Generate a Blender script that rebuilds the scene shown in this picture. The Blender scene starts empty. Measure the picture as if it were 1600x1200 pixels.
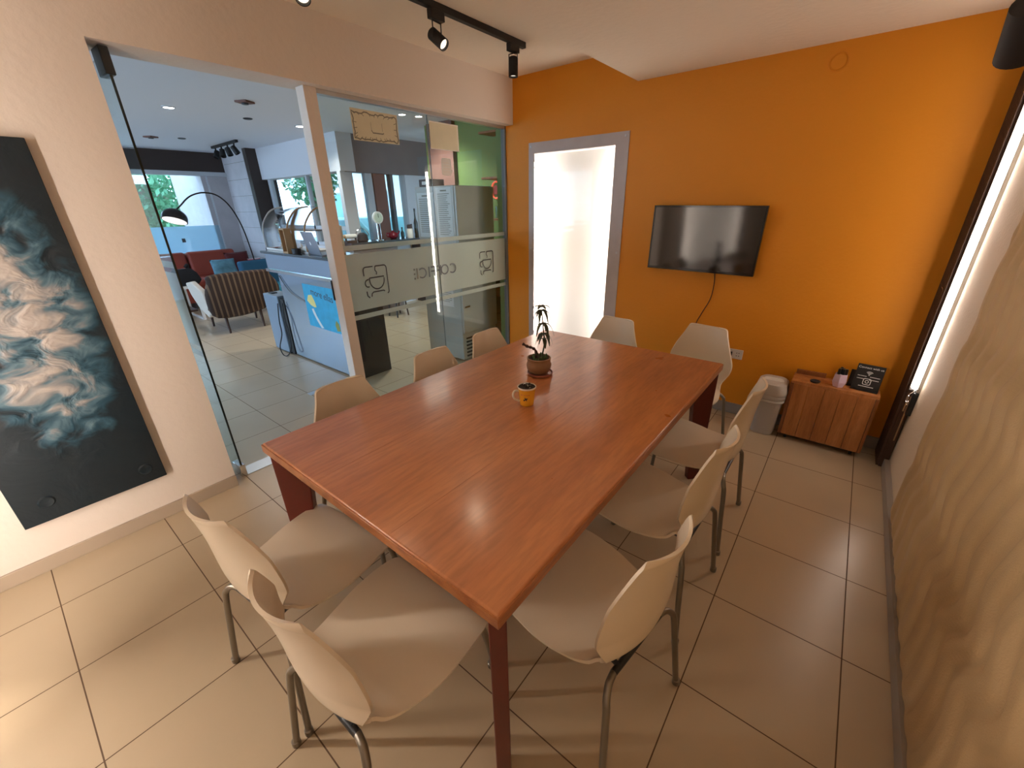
import bpy, bmesh, math, random
from math import sin, cos, pi, radians, sqrt, atan2
from mathutils import Vector, Matrix, noise

random.seed(7)
scene = bpy.context.scene
C = scene.collection

# ------------------------------------------------------------------ camera
F_PX = 641.9065
YAW, PITCH, ROLL = 0.67788769, 1.16120907, -0.0188462
CAM = Vector((2.756545, -2.443848, 1.586966))
R3 = (Matrix.Rotation(YAW, 3, 'Z') @ Matrix.Rotation(PITCH, 3, 'X') @ Matrix.Rotation(ROLL, 3, 'Z'))
cd = bpy.data.cameras.new('camera')
cam = bpy.data.objects.new('camera', cd)
C.objects.link(cam)
cd.sensor_fit = 'HORIZONTAL'
cd.sensor_width = 36.0
cd.lens = F_PX * 36.0 / 1600.0
cd.clip_start = 0.02
cam.matrix_world = Matrix.Translation(CAM) @ R3.to_4x4()
scene.camera = cam

# ------------------------------------------------------------------ world, exposure
w = bpy.data.worlds.new('world'); scene.world = w; w.use_nodes = True
wb = w.node_tree.nodes['Background']
wb.inputs[0].default_value = (0.50, 0.71, 1.0, 1)
wb.inputs[1].default_value = 6.2
scene.view_settings.view_transform = 'Standard'
scene.view_settings.look = 'None'
scene.view_settings.gamma = 1.0
scene.view_settings.exposure = 0.32
scene.view_settings.use_curve_mapping = False
scene.cycles.max_bounces = 10
scene.cycles.diffuse_bounces = 5
scene.cycles.transparent_max_bounces = 24
scene.cycles.sample_clamp_indirect = 4.0

WARM = (1.0, 0.86, 0.76)
LIGHTBOX_STRENGTH = 46.0
TWIN_STRENGTH = 245.0
STRIP_STRENGTH = 19.0
FILL_STRIP_STRENGTH = 7.0
SPOT_POWER = 3.0
DOWNLIGHT_POWER = 40.0


def at(u, v, axis, val):
    """the world point seen at pixel (u, v) of the 1600x1200 frame on the plane axis = val"""
    d = R3 @ Vector((u - 800, -(v - 600), -F_PX))
    return CAM + d * ((val - CAM[axis]) / d[axis])


# ------------------------------------------------------------------ materials
def mat(name, col, rough=0.6, metal=0.0, spec=0.5, emit=None, estr=0.0, bump=0.0, bscale=80.0,
        var=0.0, vscale=3.0, coat=0.0, trans=0.0, ior=1.45, alpha=1.0):
    m = bpy.data.materials.new(name); m.use_nodes = True
    nt = m.node_tree; b = nt.nodes['Principled BSDF']
    b.inputs['Base Color'].default_value = (*col, 1)
    b.inputs['Roughness'].default_value = rough
    b.inputs['Metallic'].default_value = metal
    b.inputs['Specular IOR Level'].default_value = spec
    b.inputs['Coat Weight'].default_value = coat
    b.inputs['Coat Roughness'].default_value = 0.15
    b.inputs['Transmission Weight'].default_value = trans
    b.inputs['IOR'].default_value = ior
    b.inputs['Alpha'].default_value = alpha
    if emit:
        b.inputs['Emission Color'].default_value = (*emit, 1)
        b.inputs['Emission Strength'].default_value = estr
    if bump or var:
        tc = nt.nodes.new('ShaderNodeTexCoord')
    if bump:
        n = nt.nodes.new('ShaderNodeTexNoise'); n.inputs['Scale'].default_value = bscale
        n.inputs['Detail'].default_value = 4
        nt.links.new(tc.outputs['Object'], n.inputs['Vector'])
        bp = nt.nodes.new('ShaderNodeBump'); bp.inputs['Strength'].default_value = bump
        bp.inputs['Distance'].default_value = 0.01
        nt.links.new(n.outputs['Fac'], bp.inputs['Height'])
        nt.links.new(bp.outputs[0], b.inputs['Normal'])
    if var:
        n2 = nt.nodes.new('ShaderNodeTexNoise'); n2.inputs['Scale'].default_value = vscale
        n2.inputs['Detail'].default_value = 5
        nt.links.new(tc.outputs['Object'], n2.inputs['Vector'])
        mx = nt.nodes.new('ShaderNodeMix'); mx.data_type = 'RGBA'
        mx.inputs[6].default_value = (*[c * (1 - var) for c in col], 1)
        mx.inputs[7].default_value = (*[min(1, c * (1 + var)) for c in col], 1)
        nt.links.new(n2.outputs['Fac'], mx.inputs[0])
        nt.links.new(mx.outputs[2], b.inputs['Base Color'])
    return m


def glass_mat(name, tint=(0.93, 0.97, 0.96), refl=1.0, rough=0.0):
    m = bpy.data.materials.new(name); m.use_nodes = True
    nt = m.node_tree; nt.nodes.clear()
    out = nt.nodes.new('ShaderNodeOutputMaterial')
    mix = nt.nodes.new('ShaderNodeMixShader')
    tr = nt.nodes.new('ShaderNodeBsdfTransparent'); tr.inputs[0].default_value = (*tint, 1)
    gl = nt.nodes.new('ShaderNodeBsdfGlossy'); gl.inputs['Roughness'].default_value = rough
    fr = nt.nodes.new('ShaderNodeFresnel')
    # the same 1.5 on both faces: inside the thin sheet the ratio is inverted again
    ge = nt.nodes.new('ShaderNodeNewGeometry'); ior = nt.nodes.new('ShaderNodeMapRange')
    ior.inputs[3].default_value = 1.5; ior.inputs[4].default_value = 1 / 1.5
    nt.links.new(ge.outputs['Backfacing'], ior.inputs[0]); nt.links.new(ior.outputs[0], fr.inputs[0])
    mu = nt.nodes.new('ShaderNodeMath'); mu.operation = 'MULTIPLY'; mu.inputs[1].default_value = refl
    nt.links.new(fr.outputs[0], mu.inputs[0]); nt.links.new(mu.outputs[0], mix.inputs[0])
    nt.links.new(tr.outputs[0], mix.inputs[1]); nt.links.new(gl.outputs[0], mix.inputs[2])
    nt.links.new(mix.outputs[0], out.inputs[0])
    return m


def film_mat(name, col, opacity):
    """a translucent self-adhesive film: diffuse and translucent with some clear view left"""
    m = bpy.data.materials.new(name); m.use_nodes = True
    nt = m.node_tree; nt.nodes.clear()
    out = nt.nodes.new('ShaderNodeOutputMaterial')
    mix = nt.nodes.new('ShaderNodeMixShader'); mix.inputs[0].default_value = opacity
    m2 = nt.nodes.new('ShaderNodeMixShader'); m2.inputs[0].default_value = 0.45
    tr = nt.nodes.new('ShaderNodeBsdfTransparent')
    di = nt.nodes.new('ShaderNodeBsdfDiffuse'); di.inputs[0].default_value = (*col, 1)
    tl = nt.nodes.new('ShaderNodeBsdfTranslucent'); tl.inputs[0].default_value = (*col, 1)
    nt.links.new(di.outputs[0], m2.inputs[1]); nt.links.new(tl.outputs[0], m2.inputs[2])
    nt.links.new(tr.outputs[0], mix.inputs[1]); nt.links.new(m2.outputs[0], mix.inputs[2])
    nt.links.new(mix.outputs[0], out.inputs[0])
    return m


def emit_mat(name, col, s):
    m = bpy.data.materials.new(name); m.use_nodes = True
    nt = m.node_tree; nt.nodes.clear()
    out = nt.nodes.new('ShaderNodeOutputMaterial')
    e = nt.nodes.new('ShaderNodeEmission'); e.inputs[0].default_value = (*col, 1); e.inputs[1].default_value = s
    nt.links.new(e.outputs[0], out.inputs[0])
    return m


def wood_mat(name, c1, c2, c3, stretch=(6, 0.6, 6), scale=3.0, rough=0.35, coat=0.0, bump=0.05):
    m = bpy.data.materials.new(name); m.use_nodes = True
    nt = m.node_tree; b = nt.nodes['Principled BSDF']; L = nt.links.new
    b.inputs['Roughness'].default_value = rough
    b.inputs['Coat Weight'].default_value = coat; b.inputs['Coat Roughness'].default_value = 0.18
    tc = nt.nodes.new('ShaderNodeTexCoord'); mp = nt.nodes.new('ShaderNodeMapping')
    mp.inputs['Scale'].default_value = stretch
    L(tc.outputs['Object'], mp.inputs[0])
    n1 = nt.nodes.new('ShaderNodeTexNoise'); n1.inputs['Scale'].default_value = scale
    n1.inputs['Detail'].default_value = 5; n1.inputs['Distortion'].default_value = 0.0
    L(mp.outputs[0], n1.inputs['Vector'])
    n2 = nt.nodes.new('ShaderNodeTexNoise'); n2.inputs['Scale'].default_value = scale * 9
    n2.inputs['Detail'].default_value = 4
    L(mp.outputs[0], n2.inputs['Vector'])
    r = nt.nodes.new('ShaderNodeValToRGB')
    r.color_ramp.elements[0].position = 0.3; r.color_ramp.elements[0].color = (*c1, 1)
    r.color_ramp.elements[1].position = 0.72; r.color_ramp.elements[1].color = (*c3, 1)
    e = r.color_ramp.elements.new(0.5); e.color = (*c2, 1)
    L(n1.outputs['Fac'], r.inputs[0])
    mx = nt.nodes.new('ShaderNodeMix'); mx.data_type = 'RGBA'; mx.blend_type = 'MULTIPLY'
    mx.inputs[0].default_value = 0.35
    L(r.outputs[0], mx.inputs[6]); L(n2.outputs['Fac'], mx.inputs[7])
    # multiply by noise darkens: lift with a bright ramp first
    r2 = nt.nodes.new('ShaderNodeValToRGB')
    r2.color_ramp.elements[0].color = (0.62, 0.62, 0.62, 1); r2.color_ramp.elements[0].position = 0.35
    r2.color_ramp.elements[1].color = (1.15, 1.15, 1.15, 1); r2.color_ramp.elements[1].position = 0.6
    L(n2.outputs['Fac'], r2.inputs[0]); L(r2.outputs[0], mx.inputs[7])
    L(mx.outputs[2], b.inputs['Base Color'])
    if bump:
        bp = nt.nodes.new('ShaderNodeBump'); bp.inputs['Strength'].default_value = bump
        bp.inputs['Distance'].default_value = 0.003
        L(n2.outputs['Fac'], bp.inputs['Height']); L(bp.outputs[0], b.inputs['Normal'])
        n3 = nt.nodes.new('ShaderNodeTexNoise'); n3.inputs['Scale'].default_value = 9
        L(tc.outputs['Object'], n3.inputs['Vector'])
        mr = nt.nodes.new('ShaderNodeMapRange')
        mr.inputs[3].default_value = rough * 0.8; mr.inputs[4].default_value = rough * 1.25
        L(n3.outputs['Fac'], mr.inputs[0]); L(mr.outputs[0], b.inputs['Roughness'])
    return m


def tile_mat(name, col, grout, rough=0.28):
    m = bpy.data.materials.new(name); m.use_nodes = True
    nt = m.node_tree; b = nt.nodes['Principled BSDF']; L = nt.links.new
    tc = nt.nodes.new('ShaderNodeTexCoord'); mp = nt.nodes.new('ShaderNodeMapping')
    mp.inputs['Location'].default_value = (-0.85 * 0.45 + 45, 45, 0)
    L(tc.outputs['Object'], mp.inputs[0])
    br = nt.nodes.new('ShaderNodeTexBrick'); br.offset = 0.0; br.squash = 1.0
    br.inputs['Scale'].default_value = 1.0
    br.inputs['Brick Width'].default_value = 0.45; br.inputs['Row Height'].default_value = 0.45
    br.inputs['Mortar Size'].default_value = 0.0022; br.inputs['Mortar Smooth'].default_value = 0.1
    br.inputs['Color1'].default_value = (*col, 1)
    br.inputs['Color2'].default_value = (*[c * 0.95 for c in col], 1)
    br.inputs['Mortar'].default_value = (*grout, 1)
    L(mp.outputs[0], br.inputs['Vector'])
    n = nt.nodes.new('ShaderNodeTexNoise'); n.inputs['Scale'].default_value = 2.2; n.inputs['Detail'].default_value = 8
    L(tc.outputs['Object'], n.inputs['Vector'])
    mr = nt.nodes.new('ShaderNodeMapRange'); mr.inputs[3].default_value = 0.88; mr.inputs[4].default_value = 1.1
    L(n.outputs['Fac'], mr.inputs[0])
    mx = nt.nodes.new('ShaderNodeMix'); mx.data_type = 'RGBA'; mx.blend_type = 'MULTIPLY'; mx.inputs[0].default_value = 1
    L(br.outputs['Color'], mx.inputs[6]); L(mr.outputs[0], mx.inputs[7])
    L(mx.outputs[2], b.inputs['Base Color'])
    r = nt.nodes.new('ShaderNodeMapRange'); r.inputs[3].default_value = rough; r.inputs[4].default_value = 0.8
    L(br.outputs['Fac'], r.inputs[0]); L(r.outputs[0], b.inputs['Roughness'])
    bp = nt.nodes.new('ShaderNodeBump'); bp.inputs['Strength'].default_value = 0.5
    bp.inputs['Distance'].default_value = 0.002; bp.invert = True
    n4 = nt.nodes.new('ShaderNodeTexNoise'); n4.inputs['Scale'].default_value = 160
    L(tc.outputs['Object'], n4.inputs['Vector'])
    ad = nt.nodes.new('ShaderNodeMath'); ad.operation = 'MULTIPLY_ADD'; ad.inputs[1].default_value = 0.04
    L(n4.outputs['Fac'], ad.inputs[0]); L(br.outputs['Fac'], ad.inputs[2])
    L(ad.outputs[0], bp.inputs['Height']); L(bp.outputs[0], b.inputs['Normal'])
    return m


def stripe_mat(name, c1, c2, freq, axis=0, rough=0.9):
    m = bpy.data.materials.new(name); m.use_nodes = True
    nt = m.node_tree; b = nt.nodes['Principled BSDF']; L = nt.links.new
    b.inputs['Roughness'].default_value = rough
    tc = nt.nodes.new('ShaderNodeTexCoord'); sp = nt.nodes.new('ShaderNodeSeparateXYZ')
    L(tc.outputs['Object'], sp.inputs[0])
    mu = nt.nodes.new('ShaderNodeMath'); mu.operation = 'MULTIPLY'; mu.inputs[1].default_value = freq
    L(sp.outputs[axis], mu.inputs[0])
    si = nt.nodes.new('ShaderNodeMath'); si.operation = 'SINE'; L(mu.outputs[0], si.inputs[0])
    r = nt.nodes.new('ShaderNodeValToRGB')
    r.color_ramp.elements[0].position = 0.35; r.color_ramp.elements[0].color = (*c1, 1)
    r.color_ramp.elements[1].position = 0.6; r.color_ramp.elements[1].color = (*c2, 1)
    L(si.outputs[0], r.inputs[0]); L(r.outputs[0], b.inputs['Base Color'])
    return m


M = {}
M['wall'] = mat('wall_paint', (0.76, 0.68, 0.61), 0.8, bump=0.2, bscale=35)
M['ceil'] = mat('ceiling_paint', (0.87, 0.79, 0.67), 0.85, bump=0.25, bscale=30)
M['orange'] = mat('orange_paint', (0.68, 0.25, 0.007), 0.55, bump=0.2, bscale=45)
M['plaster'] = mat('beige_plaster', (0.70, 0.60, 0.47), 0.75, bump=0.4, bscale=60)
M['floor'] = tile_mat('beige_floor_tiles', (0.50, 0.40, 0.275), (0.11, 0.065, 0.035))
M['base'] = mat('beige_tile_skirting', (0.42, 0.34, 0.26), 0.35, var=0.08)
M['base_grey'] = mat('grey_skirting', (0.30, 0.27, 0.24), 0.4, var=0.08)
M['wave'] = mat('textured_panel', (0.54, 0.385, 0.21), 0.55, bump=0.15, bscale=200)
M['dark_slat'] = mat('dark_brown_slats', (0.07, 0.035, 0.022), 0.5)
M['wood_table'] = wood_mat('reddish_varnished_wood', (0.38, 0.135, 0.050), (0.47, 0.175, 0.064), (0.56, 0.225, 0.085),
                           (5, 0.7, 5), 1.6, 0.30, 0.6, 0.15)
M['wood_edge'] = wood_mat('table_edge_wood', (0.24, 0.07, 0.02), (0.35, 0.12, 0.035), (0.42, 0.16, 0.05), (5, .6, 12), 4, 0.35, 0.1)
M['leg_wood'] = mat('dark_red_leg', (0.115, 0.016, 0.010), 0.35, var=0.15, vscale=6)
M['pine'] = wood_mat('pine_planks', (0.30, 0.10, 0.025), (0.42, 0.16, 0.045), (0.52, 0.22, 0.07), (7, 7, 0.8), 2.6, 0.45, 0.1)
M['pine_dark'] = wood_mat('dark_pine', (0.16, 0.05, 0.015), (0.24, 0.08, 0.02), (0.3, 0.11, 0.03), (7, 7, 0.8), 2.6, 0.5)
M['plastic'] = mat('cream_plastic', (0.76, 0.66, 0.52), 0.26, spec=0.5, bump=0.03, bscale=300)
M['steel'] = mat('dull_grey_steel', (0.26, 0.24, 0.21), 0.32, metal=0.85)
M['chrome'] = mat('chrome', (0.7, 0.7, 0.7), 0.12, metal=1.0)
M['alu'] = mat('brushed_aluminium', (0.55, 0.55, 0.55), 0.35, metal=0.9)
M['black'] = mat('black_plastic', (0.008, 0.008, 0.008), 0.4)
M['black_matte'] = mat('black_powder_coat', (0.010, 0.008, 0.008), 0.6)
M['screen'] = mat('tv_screen', (0.006, 0.005, 0.005), 0.08, spec=0.9)
M['bezel'] = mat('tv_bezel', (0.006, 0.006, 0.006), 0.12, spec=0.6)
M['white'] = mat('white_plastic', (0.78, 0.75, 0.70), 0.35)
M['offwhite'] = mat('off_white', (0.66, 0.61, 0.55), 0.5)
M['bin'] = mat('grey_bin_plastic', (0.50, 0.46, 0.42), 0.4)
M['lilac'] = mat('lilac_card', (0.62, 0.47, 0.58), 0.6)
M['glass'] = glass_mat('partition_glass', (0.88, 0.93, 0.92), 1.0)
M['glass2'] = glass_mat('window_glass', (0.95, 0.98, 0.98), 0.8)
M['acrylic'] = glass_mat('clear_acrylic', (0.97, 0.97, 0.96), 0.8, 0.05)
M['edge'] = mat('dark_glass_edge', (0.008, 0.018, 0.016), 0.15, spec=0.8)
M['film'] = film_mat('frosted_film', (0.84, 0.80, 0.72), 0.93)
M['side_frame'] = mat('grey_side_frame', (0.17, 0.16, 0.15), 0.5)
M['joint'] = mat('glass_joint', (0.12, 0.13, 0.12), 0.6)
M['film2'] = film_mat('pale_blue_film', (0.55, 0.75, 0.85), 0.85)
M['acr_edge'] = mat('frosted_acrylic_margin', (0.50, 0.43, 0.40), 0.4, var=0.12, vscale=9)
M['led'] = emit_mat('warm_led_strip', WARM, LIGHTBOX_STRENGTH)
M['led_twin'] = emit_mat('warm_led_strip_bright', WARM, TWIN_STRENGTH)
M['fill_led'] = emit_mat('added_fill_led_rear', (1.0, 0.84, 0.72), FILL_STRIP_STRENGTH)
M['led2'] = emit_mat('bright_led_profile', (1.0, 0.84, 0.72), STRIP_STRENGTH)
M['lb_white'] = mat('lightbox_interior', (0.82, 0.80, 0.77), 0.7)
M['lens'] = emit_mat('lamp_lens', (1.0, 0.82, 0.62), 1.6)
M['lens_hot'] = emit_mat('lit_lamp', (1.0, 0.88, 0.76), 90)
M['cool_lamp'] = emit_mat('lit_downlight', (0.95, 0.97, 1.0), 12)
M['clay'] = mat('brown_clay', (0.24, 0.13, 0.065), 0.6, var=0.25, vscale=25, bump=0.2)
M['clay2'] = mat('terracotta', (0.30, 0.10, 0.06), 0.35)
M['soil'] = mat('soil', (0.03, 0.02, 0.015), 0.9, bump=1, bscale=60)
M['leaf'] = mat('dark_leaf', (0.045, 0.05, 0.025), 0.5)
M['moss'] = mat('green_succulent', (0.06, 0.10, 0.03), 0.6)
M['mug'] = mat('yellow_glaze', (0.80, 0.40, 0.03), 0.15, coat=0.4)
M['mug_in'] = mat('cream_glaze', (0.80, 0.72, 0.60), 0.15, coat=0.4)
M['darkprint'] = mat('dark_print', (0.03, 0.02, 0.015), 0.5)
M['orangeprint'] = mat('orange_print', (0.55, 0.16, 0.02), 0.5)
M['paper'] = mat('cream_paper', (0.66, 0.62, 0.46), 0.7, var=0.08, vscale=12)
M['paper_w'] = mat('white_paper', (0.66, 0.65, 0.62), 0.7)
M['ink'] = mat('grey_ink', (0.20, 0.19, 0.15), 0.7)
M['white_print'] = mat('white_print', (0.75, 0.75, 0.75), 0.6)
M['strike'] = mat('dark_metal', (0.05, 0.055, 0.06), 0.35, metal=0.7)
# cafe
M['c_wall'] = mat('cafe_white_wall', (0.62, 0.62, 0.64), 0.8)
M['c_ceil'] = mat('cafe_ceiling', (0.74, 0.77, 0.82), 0.8, bump=0.1, bscale=20)
M['c_dark'] = mat('dark_brown_fascia', (0.045, 0.030, 0.025), 0.45)
M['c_soffit'] = mat('brown_grey_fascia', (0.17, 0.14, 0.13), 0.45, var=0.2, vscale=4)
M['concrete'] = mat('board_marked_concrete', (0.45, 0.43, 0.44), 0.85, bump=0.5, bscale=12, var=0.15, vscale=5)
M['green'] = mat('green_paint', (0.115, 0.18, 0.045), 0.6)
M['brownwall'] = mat('brown_paint', (0.17, 0.08, 0.06), 0.6)
M['frame_w'] = mat('pale_grey_frame', (0.5, 0.53, 0.56), 0.4)
M['frame_d'] = mat('dark_grey_frame', (0.10, 0.105, 0.11), 0.4)
M['counter'] = mat('glossy_blue_grey_front', (0.34, 0.43, 0.54), 0.10, metal=0.65, spec=1.0, coat=0.6)
M['counter_top'] = mat('dark_countertop', (0.05, 0.06, 0.07), 0.12, spec=0.8)
M['countblack'] = mat('charcoal_panel', (0.022, 0.021, 0.021), 0.45)
M['sea'] = mat('turquoise_poster', (0.02, 0.33, 0.52), 0.45, var=0.3, vscale=12)
M['yellow'] = mat('yellow_print', (0.75, 0.62, 0.2), 0.6)
M['red'] = mat('rust_red_leather', (0.30, 0.05, 0.028), 0.5, var=0.15)
M['teal'] = mat('dark_teal_fabric', (0.012, 0.075, 0.14), 0.85)
M['teal_l'] = mat('teal_seat_fabric', (0.03, 0.22, 0.32), 0.85)
M['stripefab'] = stripe_mat('brown_striped_fabric', (0.035, 0.018, 0.010), (0.16, 0.10, 0.055), 105, 0)
M['cream_fab'] = mat('cream_upholstery', (0.55, 0.48, 0.40), 0.85)
M['darkwood'] = mat('dark_wood', (0.05, 0.025, 0.018), 0.45)
M['cush'] = mat('teal_patterned_cushion', (0.10, 0.22, 0.27), 0.85, var=0.8, vscale=9)
M['cush2'] = stripe_mat('red_white_striped_cushion', (0.30, 0.02, 0.04), (0.6, 0.5, 0.5), 110, 2)
M['cush3'] = mat('dark_red_cushion', (0.09, 0.012, 0.012), 0.85)
M['dkfab'] = mat('black_fabric', (0.012, 0.012, 0.014), 0.9)
M['lampmet'] = mat('dark_bronze_metal', (0.04, 0.03, 0.025), 0.25, metal=0.6)
M['laptop'] = mat('silver_laptop', (0.42, 0.44, 0.50), 0.35, metal=0.6)
M['lightwood'] = mat('light_wood', (0.42, 0.25, 0.12), 0.5, var=0.15)
M['candle'] = mat('candle_wax', (0.72, 0.62, 0.50), 0.5)
M['fridge'] = mat('fridge_enamel', (0.45, 0.43, 0.38), 0.3, var=0.04)
M['pc'] = mat('blue_grey_panel', (0.20, 0.26, 0.32), 0.4)
M['redbowl'] = mat('red_glaze', (0.18, 0.01, 0.02), 0.2)
M['stuffdark'] = mat('dark_object', (0.02, 0.02, 0.022), 0.5)
M['neon'] = mat('red_neon_sign', (0.6, 0.05, 0.03), 0.4, emit=(1.0, 0.15, 0.08), estr=0.7)
M['bottle'] = mat('dark_glass_bottle', (0.02, 0.03, 0.025), 0.1, spec=0.8)
M['clearg'] = glass_mat('glassware', (0.86, 0.90, 0.92), 1.3)
M['foliage'] = mat('tree_leaves', (0.14, 0.36, 0.20), 0.6, var=0.5, vscale=3)
M['bark'] = mat('bark', (0.16, 0.12, 0.09), 0.9, var=0.3)
M['street'] = mat('street_paving', (0.5, 0.5, 0.5), 0.8)
M['bld'] = mat('white_facade', (0.75, 0.78, 0.8), 0.8)
M['bld2'] = mat('grey_facade', (0.35, 0.42, 0.47), 0.6)
M['bldglass'] = mat('facade_window', (0.10, 0.30, 0.36), 0.2)
M['pinkroof'] = mat('dull_pink_awning', (0.35, 0.25, 0.27), 0.7)
M['rail'] = mat('balcony_rail', (0.25, 0.3, 0.33), 0.5)

# canvas panel on the left wall: plain abstract relief, dark petrol blue with a pale creased middle
def canvas_mat():
    m = bpy.data.materials.new('petrol_blue_relief_print'); m.use_nodes = True
    nt = m.node_tree; b = nt.nodes['Principled BSDF']; L = nt.links.new
    b.inputs['Roughness'].default_value = 0.45
    tc = nt.nodes.new('ShaderNodeTexCoord'); sp = nt.nodes.new('ShaderNodeSeparateXYZ')
    L(tc.outputs['Object'], sp.inputs[0])
    # centre of the pale area, in panel coordinates (y -0.30, z 1.15)
    def mth(op, a=None, bb=None, v1=None, v2=None):
        n = nt.nodes.new('ShaderNodeMath'); n.operation = op
        if a is not None: L(a, n.inputs[0])
        if bb is not None: L(bb, n.inputs[1])
        if v1 is not None: n.inputs[0].default_value = v1
        if v2 is not None: n.inputs[1].default_value = v2
        return n.outputs[0]
    dy = mth('ADD', sp.outputs[1], v2=2.41)
    dz = mth('ADD', sp.outputs[2], v2=-1.17)
    dy2 = mth('MULTIPLY', dy, v2=4.3); dz2 = mth('MULTIPLY', dz, v2=1.75)
    d = mth('ADD', mth('MULTIPLY', dy2, dy2), mth('MULTIPLY', dz2, dz2))
    n1 = nt.nodes.new('ShaderNodeTexNoise'); n1.inputs['Scale'].default_value = 3.2; n1.inputs['Detail'].default_value = 9
    n1.inputs['Distortion'].default_value = 2.2
    L(tc.outputs['Object'], n1.inputs['Vector'])
    mp = nt.nodes.new('ShaderNodeMapping'); mp.inputs['Scale'].default_value = (1, 7, 9)
    mp.inputs['Rotation'].default_value = (0.5, 0, 0)
    L(tc.outputs['Object'], mp.inputs[0])
    n2 = nt.nodes.new('ShaderNodeTexNoise'); n2.inputs['Scale'].default_value = 1.3; n2.inputs['Detail'].default_value = 3
    n2.inputs['Distortion'].default_value = 0.9
    L(mp.outputs[0], n2.inputs['Vector'])
    base = mth('SUBTRACT', mth('MULTIPLY', n1.outputs['Fac'], v2=0.55), mth('MULTIPLY', d, v2=0.62))
    base = mth('ADD', base, v2=0.48)
    cr = mth('MULTIPLY', mth('SUBTRACT', n2.outputs['Fac'], v2=0.53), v2=3.6)
    fold = mth('MULTIPLY', cr, mth('MAXIMUM', mth('SUBTRACT', mth('ADD', base, v2=0.12), v2=0.0), v2=0.0))
    tot = mth('ADD', base, fold)
    r = nt.nodes.new('ShaderNodeValToRGB'); el = r.color_ramp.elements
    el[0].position = 0.02; el[0].color = (0.003, 0.011, 0.018, 1)
    el[1].position = 0.92; el[1].color = (0.40, 0.36, 0.33, 1)
    e = el.new(0.20); e.color = (0.014, 0.055, 0.085, 1)
    e = el.new(0.42); e.color = (0.075, 0.14, 0.18, 1)
    e = el.new(0.60); e.color = (0.20, 0.21, 0.22, 1)
    L(tot, r.inputs[0]); L(r.outputs[0], b.inputs['Base Color'])
    bp = nt.nodes.new('ShaderNodeBump'); bp.inputs['Strength'].default_value = 0.5; bp.inputs['Distance'].default_value = 0.02
    L(tot, bp.inputs['Height']); L(bp.outputs[0], b.inputs['Normal'])
    return m
M['canvas'] = canvas_mat()

# ------------------------------------------------------------------ mesh helpers
class MB:
    def __init__(s): s.v = []; s.f = []
    def add(s, vs, fs):
        o = len(s.v); s.v += [tuple(p) for p in vs]; s.f += [tuple(i + o for i in f) for f in fs]; return s
    def box(s, x0, x1, y0, y1, z0, z1):
        return s.add([(x, y, z) for z in (z0, z1) for y in (y0, y1) for x in (x0, x1)],
                     [(0, 2, 3, 1), (4, 5, 7, 6), (0, 1, 5, 4), (2, 6, 7, 3), (0, 4, 6, 2), (1, 3, 7, 5)])
    def prism(s, poly, axis, a, b):
        """poly: points in the two other axes (in order), extruded along axis from a to b"""
        n = len(poly); vs = []
        for t in (a, b):
            for p in poly:
                q = list(p); q.insert(axis, t); vs.append(q)
        return s.add(vs, [tuple(range(n))[::-1], tuple(range(n, 2 * n))] +
                     [(i, (i + 1) % n, n + (i + 1) % n, n + i) for i in range(n)])
    def tube(s, pts, r, n=10, closed=False, cap=True):
        pts = [Vector(p) for p in pts]; N = len(pts)
        rs = r if isinstance(r, (list, tuple)) else [r] * N
        up = None; rings = []
        for i in range(N):
            if closed: t = pts[(i + 1) % N] - pts[i - 1]
            else: t = pts[min(i + 1, N - 1)] - pts[max(i - 1, 0)]
            t.normalize()
            if up is None:
                a = Vector((0, 0, 1)) if abs(t.z) < .9 else Vector((1, 0, 0))
                up = (a - t * a.dot(t)).normalized()
            else:
                up = (up - t * up.dot(t)).normalized()
            sd = t.cross(up)
            rings.append([pts[i] + (up * cos(2 * pi * k / n) + sd * sin(2 * pi * k / n)) * rs[i] for k in range(n)])
        vs = [p for rg in rings for p in rg]; fs = []
        for i in range(N if closed else N - 1):
            j = (i + 1) % N
            for k in range(n):
                fs.append((i * n + k, i * n + (k + 1) % n, j * n + (k + 1) % n, j * n + k))
        if cap and not closed:
            fs.append(tuple(range(n))[::-1]); fs.append(tuple((N - 1) * n + k for k in range(n)))
        return s.add(vs, fs)
    def lathe(s, prof, c=(0, 0, 0), n=32, axis=2):
        vs = []
        for (r, h) in prof:
            for k in range(n):
                a = 2 * pi * k / n; q = [r * cos(a), r * sin(a)]; q.insert(axis, h)
                vs.append((q[0] + c[0], q[1] + c[1], q[2] + c[2]))
        fs = []
        for i in range(len(prof) - 1):
            for k in range(n):
                fs.append((i * n + k, i * n + (k + 1) % n, (i + 1) * n + (k + 1) % n, (i + 1) * n + k))
        fs.append(tuple(range(n))[::-1]); fs.append(tuple((len(prof) - 1) * n + k for k in range(n)))
        return s.add(vs, fs)
    def xf(s, m):
        s.v = [tuple(m @ Vector(p)) for p in s.v]; return s
    def build(s, name, m, parent=None, smooth=35, bevel=0.0, bseg=2):
        me = bpy.data.meshes.new(name); me.from_pydata(s.v, [], s.f)
        bm = bmesh.new(); bm.from_mesh(me)
        bmesh.ops.recalc_face_normals(bm, faces=bm.faces); bm.to_mesh(me); bm.free()
        me.materials.append(m)
        if smooth:
            for p in me.polygons: p.use_smooth = True
            me.set_sharp_from_angle(angle=radians(smooth))
        o = bpy.data.objects.new(name, me); C.objects.link(o)
        if parent: o.parent = parent
        if bevel:
            md = o.modifiers.new('bevel', 'BEVEL'); md.width = bevel; md.segments = bseg
            md.limit_method = 'ANGLE'; md.angle_limit = radians(40)
        return o


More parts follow.
